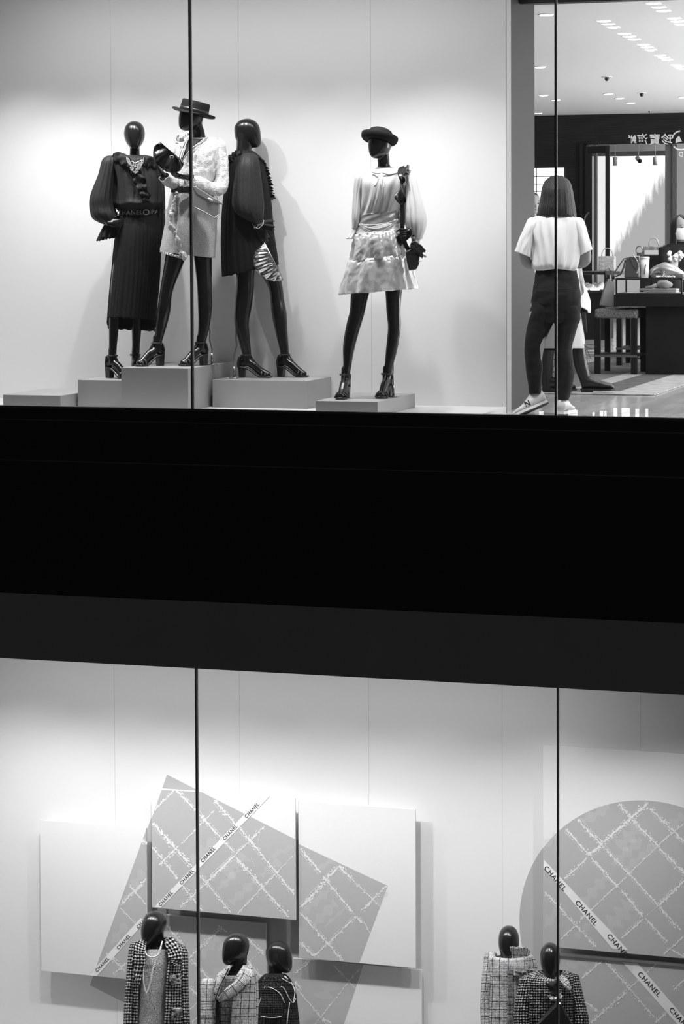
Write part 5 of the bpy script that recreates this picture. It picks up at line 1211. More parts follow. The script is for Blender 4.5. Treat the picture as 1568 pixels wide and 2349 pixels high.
for x, y, s, lb in ((1391, 176, 1, 'dark dome detector under a white plate, nearer of two on the ceiling'), (1471, 213, 1, 'dark dome detector under a white plate, farther of two on the ceiling'), (1488, 253.5, .5, 'tiny dark ceiling sensor close to the back wall')):
    p = atz(x, y, ZC); t = thing('ceiling_sensor', (p.x, p.y, ZC), lb, 'ceiling sensor', 'ceiling sensors')
    mb = MB(); mb.tube([p, p - V((0, 0, .006))], .06 * s, 20); mb.build('plate', M['lamp_frame'], t)
    mb = MB(); mb.ell(p - V((0, 0, .018)), .024 * s, .024 * s, .03 * s, 14, 8); mb.build('dome', M['frame_black'], t, True)

# rug
def rugmat(x0, x1, y0, y1):
    m = mat('woven_rug', .3, .95, spec=.05); nt = m.node_tree; b = nt.nodes['Principled BSDF']; L = nt.links
    gm = nt.nodes.new('ShaderNodeNewGeometry'); sx = nt.nodes.new('ShaderNodeSeparateXYZ'); L.new(gm.outputs['Position'], sx.inputs[0])
    def mt(op, a, c=None):
        x = nt.nodes.new('ShaderNodeMath'); x.operation = op
        for i, q in enumerate((a, c)):
            if q is None: continue
            if isinstance(q, (int, float)): x.inputs[i].default_value = q
            else: L.new(q, x.inputs[i])
        return x.outputs[0]
    d = mt('MINIMUM', mt('MINIMUM', mt('SUBTRACT', sx.outputs[0], x0), mt('SUBTRACT', x1, sx.outputs[0])), mt('MINIMUM', mt('SUBTRACT', sx.outputs[1], y0), mt('SUBTRACT', y1, sx.outputs[1])))
    cr = nt.nodes.new('ShaderNodeValToRGB'); cr.color_ramp.interpolation = 'CONSTANT'
    e = cr.color_ramp.elements; e[0].position = 0; e[0].color = g(.34); e[1].position = .11; e[1].color = g(.11)
    for ps, v in ((.20, .32), (.26, .14), (.50, .30), (.56, .19)): q = e.new(ps); q.color = g(v)
    L.new(mt('DIVIDE', d, 3.0), cr.inputs[0])
    n = nt.nodes.new('ShaderNodeTexNoise'); n.inputs['Scale'].default_value = 16; n.inputs['Detail'].default_value = 5
    mp = nt.nodes.new('ShaderNodeMapping'); mp.inputs['Rotation'].default_value = (0, 0, radians(35)); mp.inputs['Scale'].default_value = (.6, 5, 1)
    L.new(gm.outputs['Position'], mp.inputs[0]); L.new(mp.outputs[0], n.inputs['Vector'])
    mu_ = nt.nodes.new('ShaderNodeMix'); mu_.data_type = 'RGBA'; mu_.blend_type = 'MULTIPLY'; mu_.inputs['Factor'].default_value = 1
    r = nt.nodes.new('ShaderNodeMapRange'); r.inputs[1].default_value = .35; r.inputs[2].default_value = .65; r.inputs[3].default_value = .45; r.inputs[4].default_value = 1.5
    L.new(n.outputs['Fac'], r.inputs[0]); L.new(cr.outputs[0], mu_.inputs['A']); L.new(r.outputs[0], mu_.inputs['B']); L.new(mu_.outputs['Result'], b.inputs['Base Color'])
    return m
rg = bevel(MB().box((-2.2, 3.25, .0005), (1.53, 10.5, .012)).build('area_rug', rugmat(-2.2, 1.53, 3.25, 10.5)), .004)
tag(rg, 'woven rug with pale and dark borders lying on the shop floor', 'rug')

# stools
M['stool_tweed'] = mat('woven_stool_cover', .20, .95, spec=.1, bump=1, bscale=70, var=.75, vscale=55, stretch=(1, 1, 3))
def stool(px, py, label):
    a = atz(px, py, .0125); x0, y0 = a.x, a.y; w, d, h_ = .335, .46, .60
    t = thing('stool', (x0 + w / 2, y0 + d / 2, .0125), label, 'stool', 'square tweed stools at the display table')
    bevel(MB().box((x0 - .025, y0 - .025, h_ - .085), (x0 + w + .025, y0 + d + .025, h_)).build('seat', M['stool_tweed'], t), .02, 3)
    for i in (0, 1):
        for j in (0, 1):
            cx_, cy_ = x0 + i * w, y0 + j * d
            bevel(MB().box((cx_ - .026, cy_ - .026, .0128), (cx_ + .026, cy_ + .026, h_ - .085)).build('leg', M['black_wood'], t), .003)
    for j in (0, 1):
        MB().box((x0 - .03, y0 + j * d - .03, .165), (x0 + w + .03, y0 + j * d - .014, .185)).build('foot_rail', M['frame_grey'], t)
    for i in (0, 1):
        MB().box((x0 + i * w - .012, y0 + .026, .165), (x0 + i * w + .012, y0 + d - .045, .19)).build('side_rail', M['black_wood'], t)
    return t
stool(1370, 857, 'tweed-topped black stool at the table corner, carrying the paper bag')
stool(1420, 838, 'second black stool, half hidden behind the paper bag stool')
# display table
Dt = 21.6
tA = atd(1407, 676, Dt); x0, y0, zt = tA.x, tA.y, tA.z; zb = zt - .105
tb = thing('display_table', (x0 + 1.0, y0 + .5, 0.0125), 'long black display table with a thick top on a block pedestal', 'table')
bevel(MB().box((x0, y0, zb), (x0 + 2.2, y0 + .85, zt)).build('table_top', M['black_wood'], tb), .004)
pA = at(1484, 700, y0 + .2).x
bevel(MB().box((pA, y0 + .12, .0128), (x0 + 2.0, y0 + .7, zb)).build('pedestal', M['black_wood'], tb), .004)
vz = 1.24 - (639 - 547) / 5500 * Dt
vt = thing('glass_vitrine', (x0 + .5, y0 + .25, zt), 'low glass case with black edges on the display table, pale accessories inside', 'display case', 'glass display cases')
vx1 = at(1562, 660, y0).x; vy1 = y0 + .48
def cage(mb, x0, y0, z0, x1, y1, z1, w):
    for x in (x0, x1):
        for y in (y0, y1): mb.box((x - w, y - w, z0), (x + w, y + w, z1))
    for z_ in (z0 + w, z1 - w):
        for y in (y0, y1): mb.box((x0, y - w, z_ - w), (x1, y + w, z_ + w))
        for x in (x0, x1): mb.box((x - w, y0, z_ - w), (x + w, y1, z_ + w))
mb = MB(); cage(mb, x0 + .02, y0 + .02, zt + .0005, vx1, vy1, vz, .007); mb.build('edge_frame', M['frame_black'], vt)
MB().box((x0 + .03, y0 + .03, zt + .001), (vx1 - .01, vy1 - .01, zt + .012)).build('white_base', M['tee'], vt)
MB().box((x0 + .02, y0 + .02, vz - .003), (vx1, vy1, vz + .003)).build('glass_top', M['clear'], vt)
MB().box((x0 + .02, y0 + .018, zt + .014), (vx1, y0 + .021, vz - .014)).build('glass_front', M['clear'], vt)
zi = zt + .0125
T = Fig(Dt + .2)
def cl(name, label, cat, px, py, D=None, group=None): return thing(name, atd(px, py, D or T.D), label, cat, group)
fo = cl('folded_garment', 'flat folded pale garment lying inside the glass case', 'garment', 1515, 671)
c = T.p(1516, 672, 0)
for i, (dx, w) in enumerate(((0, .15), (-.02, .17))):
    bevel(MB().box((c.x + dx - w, c.y - .08, zi + .019 * i), (c.x + dx + w, c.y + .1, zi + .018 + .019 * i)).build('fold', M['greycloth'], fo), .008, 3)
pk = cl('fabric_pouch', 'puffy pale pouch on the folded garment inside the glass case', 'pouch', 1515, 655)
zi2 = zi + .038
mb = MB(); mb.ell(V((c.x + .03, c.y, zi2 + .034)), .075, .05, .036, 16, 10); o = mb.build('pouch_body', M['greycloth'], pk, True)
mb = MB(); mb.tube([V((c.x - .04, c.y - .02, zi2 + .03)), V((c.x - .09, c.y - .03, zi2 + .012)), V((c.x - .14, c.y - .03, zi2 + .008))], [.02, .014, .010], 8); mb.tube([V((c.x - .03, c.y, zi2 + .05)), V((c.x - .0, c.y, zi2 + .075)), V((c.x + .06, c.y, zi2 + .068))], .012, 8); mb.build('knotted_strap', M['greycloth'], pk, True)
zg = vz + .0035                                       # on the case
def ontop(px, dy=.2): q = at(px, 640, y0 + dy); return V((q.x, y0 + dy, zg))
# grey flap handbag with strap
p = ontop(1450, .2); k = Dt / FPX
hb = thing('flap_handbag', p, 'dark grey flap handbag with a looped strap and chain, standing on the glass case', 'handbag')
o = MB().slab([p + V((-.07, -.05, 0)), p + V((.065, -.05, 0)), p + V((.055, -.05, .185)), p + V((-.05, -.05, .185))], (0, .10, 0)).build('bag_body', M['bag_grey'], hb); bevel(o, .012, 3)
o = MB().slab([p + V((-.02, -.062, .19)), p + V((.07, -.062, .19)), p + V((.078, -.062, .10)), p + V((.05, -.066, .065)), p + V((.01, -.062, .11))], (0, .012, 0)).build('flap', M['bag_grey'], hb); bevel(o, .004)
mb = MB(); mb.tube([p + V(q) for q in ((-.03, -.02, .18), (-.075, -.03, .17), (-.115, -.035, .11), (-.155, -.04, .05), (-.165, -.045, .015), (-.14, -.05, .012), (-.10, -.05, .03), (-.075, -.04, .09), (-.06, -.03, .16))], .016, 8, flat=.35, ref=(0, 1, 0)); mb.build('strap', M['bag_grey'], hb, True)
mb = MB()
for i in range(14): u = i / 13; mb.ell(p + V((.02 + .05 * sin(u * 2.4), -.073, .205 - .16 * u)), .007, .004, .006, 8, 5)
mb.build('chain', M['silver'], hb, True)
p = ontop(1478, .12)
cu = thing('tumbler', p, 'tall white lidded tumbler with a grey mark, on the glass case', 'cup')
mb = MB(); mb.tube([p, p + V((0, 0, .17))], [.033, .041], 24); mb.build('cup_body', M['tee'], cu, True)
mb = MB(); mb.tube([p + V((0, 0, .17)), p + V((0, 0, .186)), p + V((0, 0, .190))], [.044, .043, .036], 24); mb.build('lid', M['sneaker'], cu, True)
mb = MB(); mb.tube([p + V((.004 + .016 * u * u, -.0375 - .004 * u, .03 + .09 * u)) for u in (0, .25, .5, .75, 1)], .004, 6); mb.build('printed_mark', M['bag_grey'], cu, True)
p = ontop(1530, .22)
sp_ = thing('metallic_pouch', p, 'crumpled silver leather pouch lying on the glass case', 'handbag')
mb = MB(); rr = []
for k_ in range(22):
    u = k_ / 21; R = []
    for i in range(28):
        a = 2 * pi * i / 28; w = .155 * (1 - (abs(u - .45) / .56) ** 2.2) + .006
        h2 = .11 * sin(pi * min(1, .12 + .86 * u)) ** .8
        q = V((-.16 + .32 * u, .06 * cos(a) * (w / .155), max(.004, h2 * .5 + h2 * .55 * sin(a)) + .02)); f = .012 * nz(q.x * 14, q.y * 14, q.z * 14)
        R.append(p + q + V((0, f, f)))
    rr.append(R)
mb.loft(rr); mb.build('pouch_body', mat('crumpled_silver', .42, .3, metal=.8, bump=.3, bscale=18), sp_, True)
mb = MB(); mb.box((p.x - .14, p.y - .05, zg), (p.x + .15, p.y + .05, zg + .035)); bevel(mb.build('dark_base', M['bag_grey'], sp_), .01)
p = ontop(1524, .08)
ch = thing('jewelled_chain', p, 'glittering jewelled chain in front of the silver pouch', 'jewellery')
mb = MB(); rn = random.Random(2)
for i in range(90): u = rn.random(); mb.ell(p + V((-.08 + .17 * u, rn.uniform(-.02, .02), .006 + rn.random() * .012 + (.05 * max(0, 1 - abs(u - .42) * 14)) * rn.random())), .005, .005, .004, 6, 4)
mb.build('chain_links', M['silver'], ch, True)
# back pedestal with bags
Dp = 24.2
a_ = atd(1463, 587, Dp); b_ = atd(1530, 587, Dp)
pe = thing('pedestal', (a_.x * .5 + b_.x * .5, a_.y + .2, 0), 'black display pedestal behind the glass case, with bags on top', 'pedestal')
yp = max(a_.y, b_.y); bevel(MB().box((a_.x, yp, .013), (b_.x, yp + .4, a_.z)).build('pedestal_body', M['black_wood'], pe), .004)
zp = a_.z + .0005
def onp(px, dy=.12): q = at(px, 580, yp + dy); return V((q.x, yp + dy, zp))
p = onp(1499)
bb = thing('box_bag', p, 'striped box handbag with an arched handle on the black pedestal', 'handbag')
bevel(MB().box((p.x - .10, p.y - .06, zp), (p.x + .10, p.y + .06, zp + .095)).build('bag_body', mat('striped_leather', .26, .4, var=.6, vscale=18, stretch=(3, .1, .1)), bb), .008)
bevel(MB().box((p.x - .085, p.y - .064, zp + .01), (p.x + .09, p.y - .058, zp + .055)).build('pale_pocket', M['tee'], bb), .004)
mb = MB(); mb.tube([p + V((-.05 + .0, 0, .09)), p + V((-.048, 0, .14)), p + V((-.025, 0, .172)), p + V((.005, 0, .182)), p + V((.03, 0, .165)), p + V((.055, 0, .09))], .007, 8); mb.build('handle', M['greycloth'], bb, True)
bevel(MB().box((p.x + .102, p.y - .05, zp), (p.x + .135, p.y + .06, zp + .11)).build('side_flap', M['bag_grey'], bb), .006)
p = onp(1466, .02)
rb = thing('ring_bag', p, 'small bag with a ring handle, left of the striped box bag', 'handbag')
bevel(MB().box((p.x - .03, p.y, zp), (p.x + .022, p.y + .07, zp + .032)).build('bag_body', M['bag_grey'], rb), .006)
mb = MB(); mb.tube([V((p.x - .004 + .034 * cos(a), p.y + .02, zp + .055 + .042 * sin(a))) for a in [-.6 + (pi + 1.2) * i / 20 for i in range(21)]], .006, 8); mb.build('ring_handle', M['steel'], rb, True)
# paper bag on the stool
D_ = 21.9
sbg = thing('shopping_bag', atd(1392, 704, D_), 'pale grey paper shopping bag leaning on the tweed stool', 'shopping bag')
o = MB().slab([atd(x, y, D_ + .02) for x, y in ((1393, 640), (1409, 641), (1409, 701), (1398, 703.5), (1377, 700), (1385, 664))], FWD * .12).build('bag_body', M['paper'], sbg); bevel(o, .006)
mb = MB(); mb.tube([atd(x, y, D_) for x, y in ((1392, 646), (1386, 622), (1396, 616), (1402, 630), (1404, 646))], .004, 6); mb.build('handle', M['frame_black'], sbg, True)
# far case by the door
Df = 29.3
a_ = atd(1300, 624, Df); b_ = atd(1388, 671, Df); yv = b_.y
cs = thing('glass_vitrine', (a_.x * .5 + b_.x * .5, yv + .3, 0), 'glass case on a black cabinet by the open door, white pieces inside', 'display case', 'glass display cases')
x1 = b_.x; xl = a_.x
mb = MB(); cage(mb, xl, yv, b_.z, x1, yv + .5, a_.z, .013); mb.build('edge_frame', M['frame_black'], cs)
MB().box((xl, yv - .004, a_.z - .035), (atd(1424, 624, Df).x, yv + .5, a_.z + .005)).build('steel_top', M['frame_grey'], cs)
MB().box((xl + .02, yv + .02, b_.z), (x1 - .02, yv + .48, b_.z + .012)).build('white_base', M['lit_glass'], cs)
bevel(MB().box((xl, yv, .001), (x1, yv + .5, b_.z - .001)).build('cabinet', M['black_wood'], cs), .004)
zf = b_.z + .0125
fl = thing('white_ornament', (x1 - .2, yv + .2, zf), 'lumpy white ornament inside the glass case by the door', 'ornament')
mb = MB(); rn = random.Random(5)
for i in range(26): mb.ell(V((x1 - .2 + rn.uniform(-.17, .12), yv + .2 + rn.uniform(-.08, .08), zf + .03 + rn.random() * .06)), .035, .035, .03, 8, 6)
mb.build('petals', M['tee'], fl, True)
p = atd(1392, 621, Df + .2)
tt = thing('tote_bag', (p.x, p.y, a_.z + .006), 'pale patterned tote bag with hoop handles standing by the door edge', 'handbag')
mb = MB(); mb.box((p.x - .10, p.y - .05, a_.z + .006), (p.x + .10, p.y + .05, a_.z + .19)); bevel(mb.build('bag_body', mat('pale_pattern', .5, .7, var=.4, vscale=40), tt), .01)
mb = MB(); mb.tube([V((p.x + .07 * cos(a), p.y, a_.z + .19 + .10 * sin(a))) for a in [pi * i / 16 for i in range(17)]], .006, 6); mb.build('handle', M['greycloth'], tt, True)
p = atd(1422, 585, 25.5)

# ================================================================== people
def human_head(mb, eyes, top, face, k=1.0, n=24):
    """a plain human head: skull, jaw, nose and ears; top = crown"""
    f = V(face).normalized(); z = V((0, 0, 1)); s = z.cross(f); H = .225 * k
    rows = [(0, -.02, .02, .015), (.06, -.075, .055, .05), (.16, -.095, .078, .068), (.32, -.10, .088, .075), (.48, -.095, .090, .074), (.62, -.07, .090, .068), (.76, -.035, .088, .058), (.88, -.0, .082, .044), (.96, .03, .072, .028), (1, .045, .06, .012)]
    rr = []
    for t, b, fr, w in crom(rows, 24):
        c = V(top) - z * t * H + f * (b + fr) / 2 * k
        rr.append([c + f * ((fr - b) / 2 * k * cos(2 * pi * i / n)) + s * (w * k * sin(2 * pi * i / n)) for i in range(n)])
    mb.loft(rr)
    c = V(top) - z * .58 * H
    mb.loft([[c + f * (.082 + dx) * k + s * w * k * j + z * dz * k for j, dx in ((-1, dx0 - .012), (0, dx0), (1, dx0 - .012), (0, -.02))] for dz, dx0, w in ((.03, .004, .006), (.0, .018, .010), (-.018, .026, .014), (-.028, .010, .012))])
    for i in (-1, 1): mb.ell(V(top) - z * .56 * H + s * .076 * i * k - f * .005 * k, .010 * k, .018 * k, .032 * k, 10, 8, X=s, Y=f, Z=z)
    for i in (-1, 1):
        e = V(top) - z * .485 * H + s * .031 * i * k + f * .083 * k
        eyes.ell(e, .015 * k, .006 * k, .0055 * k, 10, 6, X=s, Y=f, Z=z)
        eyes.tube([e + z * .02 * k - s * .018 * i * k * -1 + f * .003, e + z * .023 * k + f * .005 * k, e + z * .018 * k + s * .02 * i * k], .0028 * k, 6)
def human(root, P, H, hd, arms, hair='bob', top=None, bottom=None, shoe='sole', mask=False, seat=None, skin='skin', dark_leg=True):
    """standing or seated figure; arms = ((elbow, wrist) side-front-up offsets in metres for left and right)"""
    P = V(P); k = H / 1.65; f = heading(hd); z = V((0, 0, 1)); s = z.cross(f); L = lambda a, b, c: P + s * a * k + f * b * k + z * c * k
    base = 0.0 if seat is None else seat - .82
    B = MB(); E_ = MB()
    human_head(B, E_, L(0, .0, 1.65 + base), f, k)
    B.tube([L(0, -.01, 1.49 + base), L(0, -.02, 1.40 + base), L(0, -.02, 1.34 + base)], [.05 * k, .05 * k, .075 * k], 14)
    B.loft([[L(w * cos(2 * pi * i / 24), d * sin(2 * pi * i / 24) - .01, zz + base) for i in range(24)] for zz, w, d in ((1.39, .07, .06), (1.36, .15, .075), (1.30, .175, .10), (1.15, .155, .105), (1.02, .130, .095), (.92, .155, .11), (.82, .165, .115), (.74, .10, .09))])
    sl = []
    for i, (el, wr) in zip((-1, 1), arms):
        sh = L(.165 * i, -.01, 1.33 + base); e = L(*el[:2], el[2] + base); w = L(*wr[:2], wr[2] + base)
        B.tube([sh, sh * .5 + e * .5, e], [.045 * k, .04 * k, .035 * k], 12); B.tube([e, w], [.036 * k, .023 * k], 12)
        d = (w - e).normalized(); hand(B, w, d, (s * -i) if abs(d.dot(s)) < .8 else f * -1, i, .6, .92 * k); sl.append((sh, e, w))
    lg = []
    for i in (-1, 1):
        hp_ = L(.085 * i, 0, .80 + base)
        if seat is None: kn, an = L(.085 * i, .02, .45), L(.08 * i, -.01, .07)
        else: kn = L(.10 * i, .42, .82 + base + .0); an = L(.10 * i, .40, .07)
        B.tube([hp_, hp_ * .5 + kn * .5, kn, kn * .5 + an * .5, an], [.085 * k, .072 * k, .055 * k, .05 * k, .035 * k], 14)
        B.ell(an + f * .07 - z * .03, .105 * k, .04 * k, .035 * k, 12, 8, X=f, Y=s, Z=z); lg.append((hp_, kn, an))
    o = body(B, root, M[skin], .0065, 'body', 4)
    E_.build('eyes', M['eye'], root, True)
    mo = MB(); mo.ell(L(0, .088, 1.65 - .18 + base), .022 * k, .006, .006 * k, 10, 6, X=s, Y=f, Z=z)
    if not mask: mo.build('lips', M['lip_m'], root, True)
    else:
        mb = MB(); rr = []
        for t in [q / 9 for q in range(10)]:
            zz = 1.65 + base - (.118 + .115 * t); bulge = .100 + .014 * sin(pi * t); rr.append([L(bulge * sin(a) * .80, bulge * cos(a), zz) for a in [radians(-88 + 176 * j / 20) for j in range(21)]])
        mb.loft(rr, closed=False); q = mb.build('face_mask', M['mask'], root, True); y_ = q.modifiers.new('thickness', 'SOLIDIFY'); y_.thickness = .003
    if hair:
        mb = MB(); rr = []; n = 40; low = {'bob': 1.37, 'short': 1.50, 'tied': 1.36}[hair]
        for t in [q / 15 for q in range(16)]:
            zz = 1.663 - (1.663 - low) * t ** 1.2; q = min(1, (1.663 - zz) / .11); rad = sqrt(max(0, 1 - (1 - q) ** 2)); fl_ = 1 + (.12 * t if hair != 'short' else -.12 * t)
            R = []
            for i in range(n):
                a = radians(-215 + (250 + 0) * i / (n - 1)) if zz < 1.60 else 2 * pi * i / (n - 1) - radians(215)
                if zz >= 1.60: a = radians(-215) + (2 * pi - (2 * pi - radians(250)) * min(1, t * 2.2)) * i / (n - 1)
                R.append(L(.088 * rad * fl_ * cos(a), -.012 + .112 * rad * fl_ * sin(a), zz + base))
            rr.append(R)
        mb.loft(rr, closed=False); q = mb.build('hair', M['hair'], root, True); y_ = q.modifiers.new('thickness', 'SOLIDIFY'); y_.thickness = .012; y_.offset = -1
    if top:
        mb = MB(); mb.loft([[L(w * cos(2 * pi * i / 40) * (1 + .03 * sin(7 * i)), d * sin(2 * pi * i / 40) - .01, zz + base) for i in range(40)] for zz, w, d in ((1.40, .075, .07), (1.375, .14, .085), (1.33, .19, .11), (1.2, .175, .125), (1.05, .16, .12), (.92, .175, .13), (.80, .18, .135))], 0, False, False)
        q = mb.build('shirt', M[top], root, True); y_ = q.modifiers.new('thickness', 'SOLIDIFY'); y_.thickness = .004
        for sh, e, w in sl:
            mb = MB(); mb.tube([sh + z * .01, sh * .5 + e * .5, e, e * .4 + w * .6, e * .1 + w * .9], [.062 * k, .056 * k, .05 * k, .042 * k, .038 * k], 16, cap=False); q = mb.build('sleeve', M[top], root, True); y_ = q.modifiers.new('thickness', 'SOLIDIFY'); y_.thickness = .003
    if bottom:
        for hp_, kn, an in lg:
            mb = MB(); mb.tube([hp_ + z * .05, hp_ * .5 + kn * .5, kn, kn * .5 + an * .5, an + z * .02], [.10 * k, .088 * k, .072 * k, .064 * k, .06 * k], 18, cap=False); q = mb.build('trouser_leg', M[bottom], root, True); y_ = q.modifiers.new('thickness', 'SOLIDIFY'); y_.thickness = .003
    for hp_, kn, an in lg:
        mb = MB(); c = V((an.x, an.y, P.z)) + z * .001
        mb.loft([[c + f * (.07 + L_ * cos(2 * pi * i / 24)) + s * W_ * sin(2 * pi * i / 24) + z * zz for i in range(24)] for zz, L_, W_ in ((.0, .135, .045), (.03, .135, .047), (.06, .115, .045), (.085, .06, .042))])
        mb.build('shoe', M[shoe], root, True)
    return o, sl, lg, L
# ---- woman in the white T-shirt, seen from behind
Dw = 16.85; Wf = Fig(Dw); wp = Wf.p(1272, 900, 0)
wo_ = thing('person', V((wp.x, wp.y, 0)), 'person seen from behind in a loose white T-shirt, black jeans and white sneakers', 'person')
b = MB(); ey = MB()
hd_ = V((0, 0, 1)); fwd_w = _h * .95 - _r0 * .15
human_head(b, ey, Wf.p(1276, 407, .0), fwd_w, 1.0)
Wf.tube(b, [(1276, 470, .0, 17), (1275, 490, -.01, 17), (1274, 504, -.01, 26)])
b.loft(Wf.rings([(497, 1250, 1298, 0, .06), (506, 1222, 1324, 0, .08), (540, 1222, 1324, 0, .11), (590, 1230, 1318, 0, .10), (625, 1234, 1318, 0, .10), (670, 1228, 1326, 0, .12), (715, 1222, 1328, 0, .12), (735, 1240, 1310, 0, .08)], 26, 28))
Wf.tube(b, [(1226, 514, .0, 15), (1208, 560, .0, 14), (1203, 596, .02, 13), (1225, 608, .16, 11), (1244, 604, .26, 8)])
hand(b, Wf.p(1243, 604, .26), _r0 * .8 + _h * .6, -UPV, 1, .6, .95)
Wf.tube(b, [(1322, 514, .0, 15), (1336, 560, .0, 14), (1342, 596, .02, 13), (1322, 606, .16, 11), (1304, 602, .26, 8)])
hand(b, Wf.p(1305, 602, .26), -_r0 * .8 + _h * .6, -UPV, -1, .6, .95)
Wf.tube(b, [(1246, 690, .0, 28), (1232, 760, -.02, 23), (1226, 815, -.0, 18), (1225, 860, .05, 15), (1228, 905, .10, 10)])
Wf.tube(b, [(1298, 690, .0, 28), (1294, 770, .0, 23), (1291, 830, .0, 18), (1291, 880, .0, 15), (1291, 930, .0, 10)])
gw = V((Wf.p(1290, 930, 0).x, Wf.p(1290, 930, 0).y, 0))
b.ell(gw + V((0, .06, .045)), .045, .12, .035, 14, 8)
hl = Wf.p(1238, 920, .12); toe = Wf.p(1190, 945, .12)
b.tube([hl, hl * .5 + toe * .5, toe], [.034, .036, .025], 12)
body(b, wo_, M['skin'], .006, 'body', 4); ey.build('eyes', M['eye'], wo_, True)
mo = MB(); mo.ell(Wf.p(1276, 407, .0) - hd_ * .18 + fwd_w * .088, .022, .006, .006, 10, 6, X=_r0, Y=fwd_w); mo.build('lips', M['lip_m'], wo_, True)
hr = Wf.cloth('hair', [(404, 1272, 1280, .0, .015), (406, 1265, 1288, .0, .04), (410, 1258, 1296, .0, .065), (416, 1251, 1303, .0, .085), (426, 1246, 1308, .0, .10), (438, 1243, 1311, .0, .11), (458, 1240, 1314, .0, .115), (478, 1236, 1317, -.005, .115), (494, 1233, 1319, -.01, .105)], M['hair'], wo_, 40, 120,
              lambda th, t: (.02 * sin(40 * th + 4 * nz(cos(th), sin(th), 2)) * t + .03 * nz(6 * cos(th), 6 * sin(th), t * 1.2)) - (.55 * t if sin(th) > .55 else 0), lambda th, t: t ** 10 * 6 * nz(9 * cos(th), 9 * sin(th), 3), .012, True)
fold_t = lambda th, t: .03 * sin(11 * th + 9 * t * cos(th)) * t * (1 - t ** 6) + .16 * nz(3.2 * cos(th) + t * 2.5 * cos(th), 3.2 * sin(th), t * 2.4 + 3) * min(1, t * 1.6) * (1 - t ** 8)
Wf.cloth('t_shirt', [(487, 1256, 1292, .0, .075), (490, 1246, 1302, .0, .085), (496, 1228, 1318, .0, .10), (506, 1214, 1332, .0, .115), (530, 1212, 1334, .0, .135), (565, 1218, 1332, .0, .15), (595, 1219, 1328, .0, .155), (612, 1221, 1325, .0, .15), (620, 1232, 1320, .0, .125)], M['tee'], wo_, 50, 110, fold_t, lambda th, t: t ** 4 * (6 * (1 - abs(cos(th))) * -1 + 2))
Wf.cloth('sleeve', [(499, 1218, 1240, .0, .04), (503, 1212, 1242, .0, .07), (515, 1205, 1238, .0, .09), (540, 1196, 1230, .0, .095), (565, 1186, 1222, .0, .095), (584, 1180, 1219, .0, .09)], M['tee'], wo_, 30, 56, lambda th, t: .05 * sin(6 * th + 5 * t) * t + .12 * nz(3 * cos(th), 3 * sin(th), t * 4), lambda th, t: 8 * t ** 2 * cos(th))
Wf.cloth('sleeve', [(499, 1306, 1328, .0, .04), (503, 1304, 1335, .0, .07), (515, 1310, 1341, .0, .09), (540, 1318, 1348, .0, .095), (562, 1325, 1354, .0, .095), (580, 1326, 1358, .0, .09)], M['tee'], wo_, 30, 56, lambda th, t: .05 * sin(6 * th + 5 * t + 1) * t + .05 * nz(3 * cos(th), 3 * sin(th), t * 3 + 4), lambda th, t: -8 * t ** 2 * cos(th))
jm_ = lambda th, t: .012 * sin(5 * th + 30 * t) + .02 * nz(4 * cos(th), 4 * sin(th), t * 12)
Wf.cloth('jeans_seat', [(616, 1230, 1320, .0, .115), (640, 1226, 1326, .0, .125), (680, 1220, 1331, -.01, .135), (712, 1216, 1331, -.0, .126), (742, 1213, 1328, .0, .108)], M['denim'], wo_, 30, 72, jm_)
Wf.cloth('jeans_leg', [(686, 1223, 1268, .0, .105), (712, 1217, 1271, .0, .116), (738, 1211, 1269, .0, .105), (780, 1204, 1250, .0, .095), (810, 1203, 1243, .01, .088), (848, 1206, 1243, .04, .08), (880, 1211, 1241, .07, .072), (903, 1213, 1240, .09, .068)], M['denim'], wo_, 44, 56, jm_)
Wf.cloth('jeans_leg', [(686, 1272, 1327, .0, .105), (712, 1268, 1330, .0, .116), (738, 1271, 1327, .0, .105), (796, 1276, 1312, .0, .09), (850, 1277, 1316, .0, .085), (890, 1278, 1311, .0, .075), (917, 1279, 1303, .0, .07)], M['denim'], wo_, 44, 56, jm_)
# sneakers: one flat on the floor, one tipped on its toe
def sneaker(parent, heel, ax, up, L=.27, mark=True):
    ax = V(ax).normalized(); up = V(up); up = (up - ax * up.dot(ax)).normalized(); s = up.cross(ax); mb = MB()
    prof = [(-.012, .030, .10), (.03, .040, .112), (.08, .041, .105), (.12, .042, .082), (.17, .044, .058), (.22, .042, .046), (.26, .028, .032), (.275, .010, .022)]
    rr = []
    for a, w, hgt in crom(prof, 24):
        rr.append([V(heel) + ax * a + s * (w * cos(2 * pi * i / 20)) + up * (.016 + (hgt - .016) * (.5 + .5 * sin(2 * pi * i / 20))) for i in range(20)])
    mb.loft(rr); o = mb.build('sneaker', M['sneaker'], parent, True)
    mb = MB(); out = [(-.014, .024), (.03, .038), (.10, .038), (.17, .047), (.23, .046), (.275, .026), (.287, .0)]
    ring = [V(heel) + ax * a + s * w for a, w in crom(out, 20)] + [V(heel) + ax * a - s * w for a, w in reversed(crom(out, 20)[:-1])]
    mb.loft([ring, [p + up * .018 for p in ring]]); sm_ = mb.build('midsole', M['tee'], o)
    mb = MB(); mb.loft([[p - up * .008 for p in ring], [p - up * .0005 for p in ring]]); mb.build('outsole', M['sole'], o)
    if mark:
        mb = MB(); pc = V(heel) + ax * .135 - s * -.0425 + up * .045
        add_text(mb, 'N', .055, pc, -ax, up, bold=.002); mb.build('side_mark', M['sole'], o)
    return o
sneaker(wo_, V((gw.x, gw.y - .05, .0095)), (.05, 1, 0), (0, 0, 1), mark=False)
hh = Wf.p(1251, 926, .08); tt_ = Wf.p(1180, 957, .02)
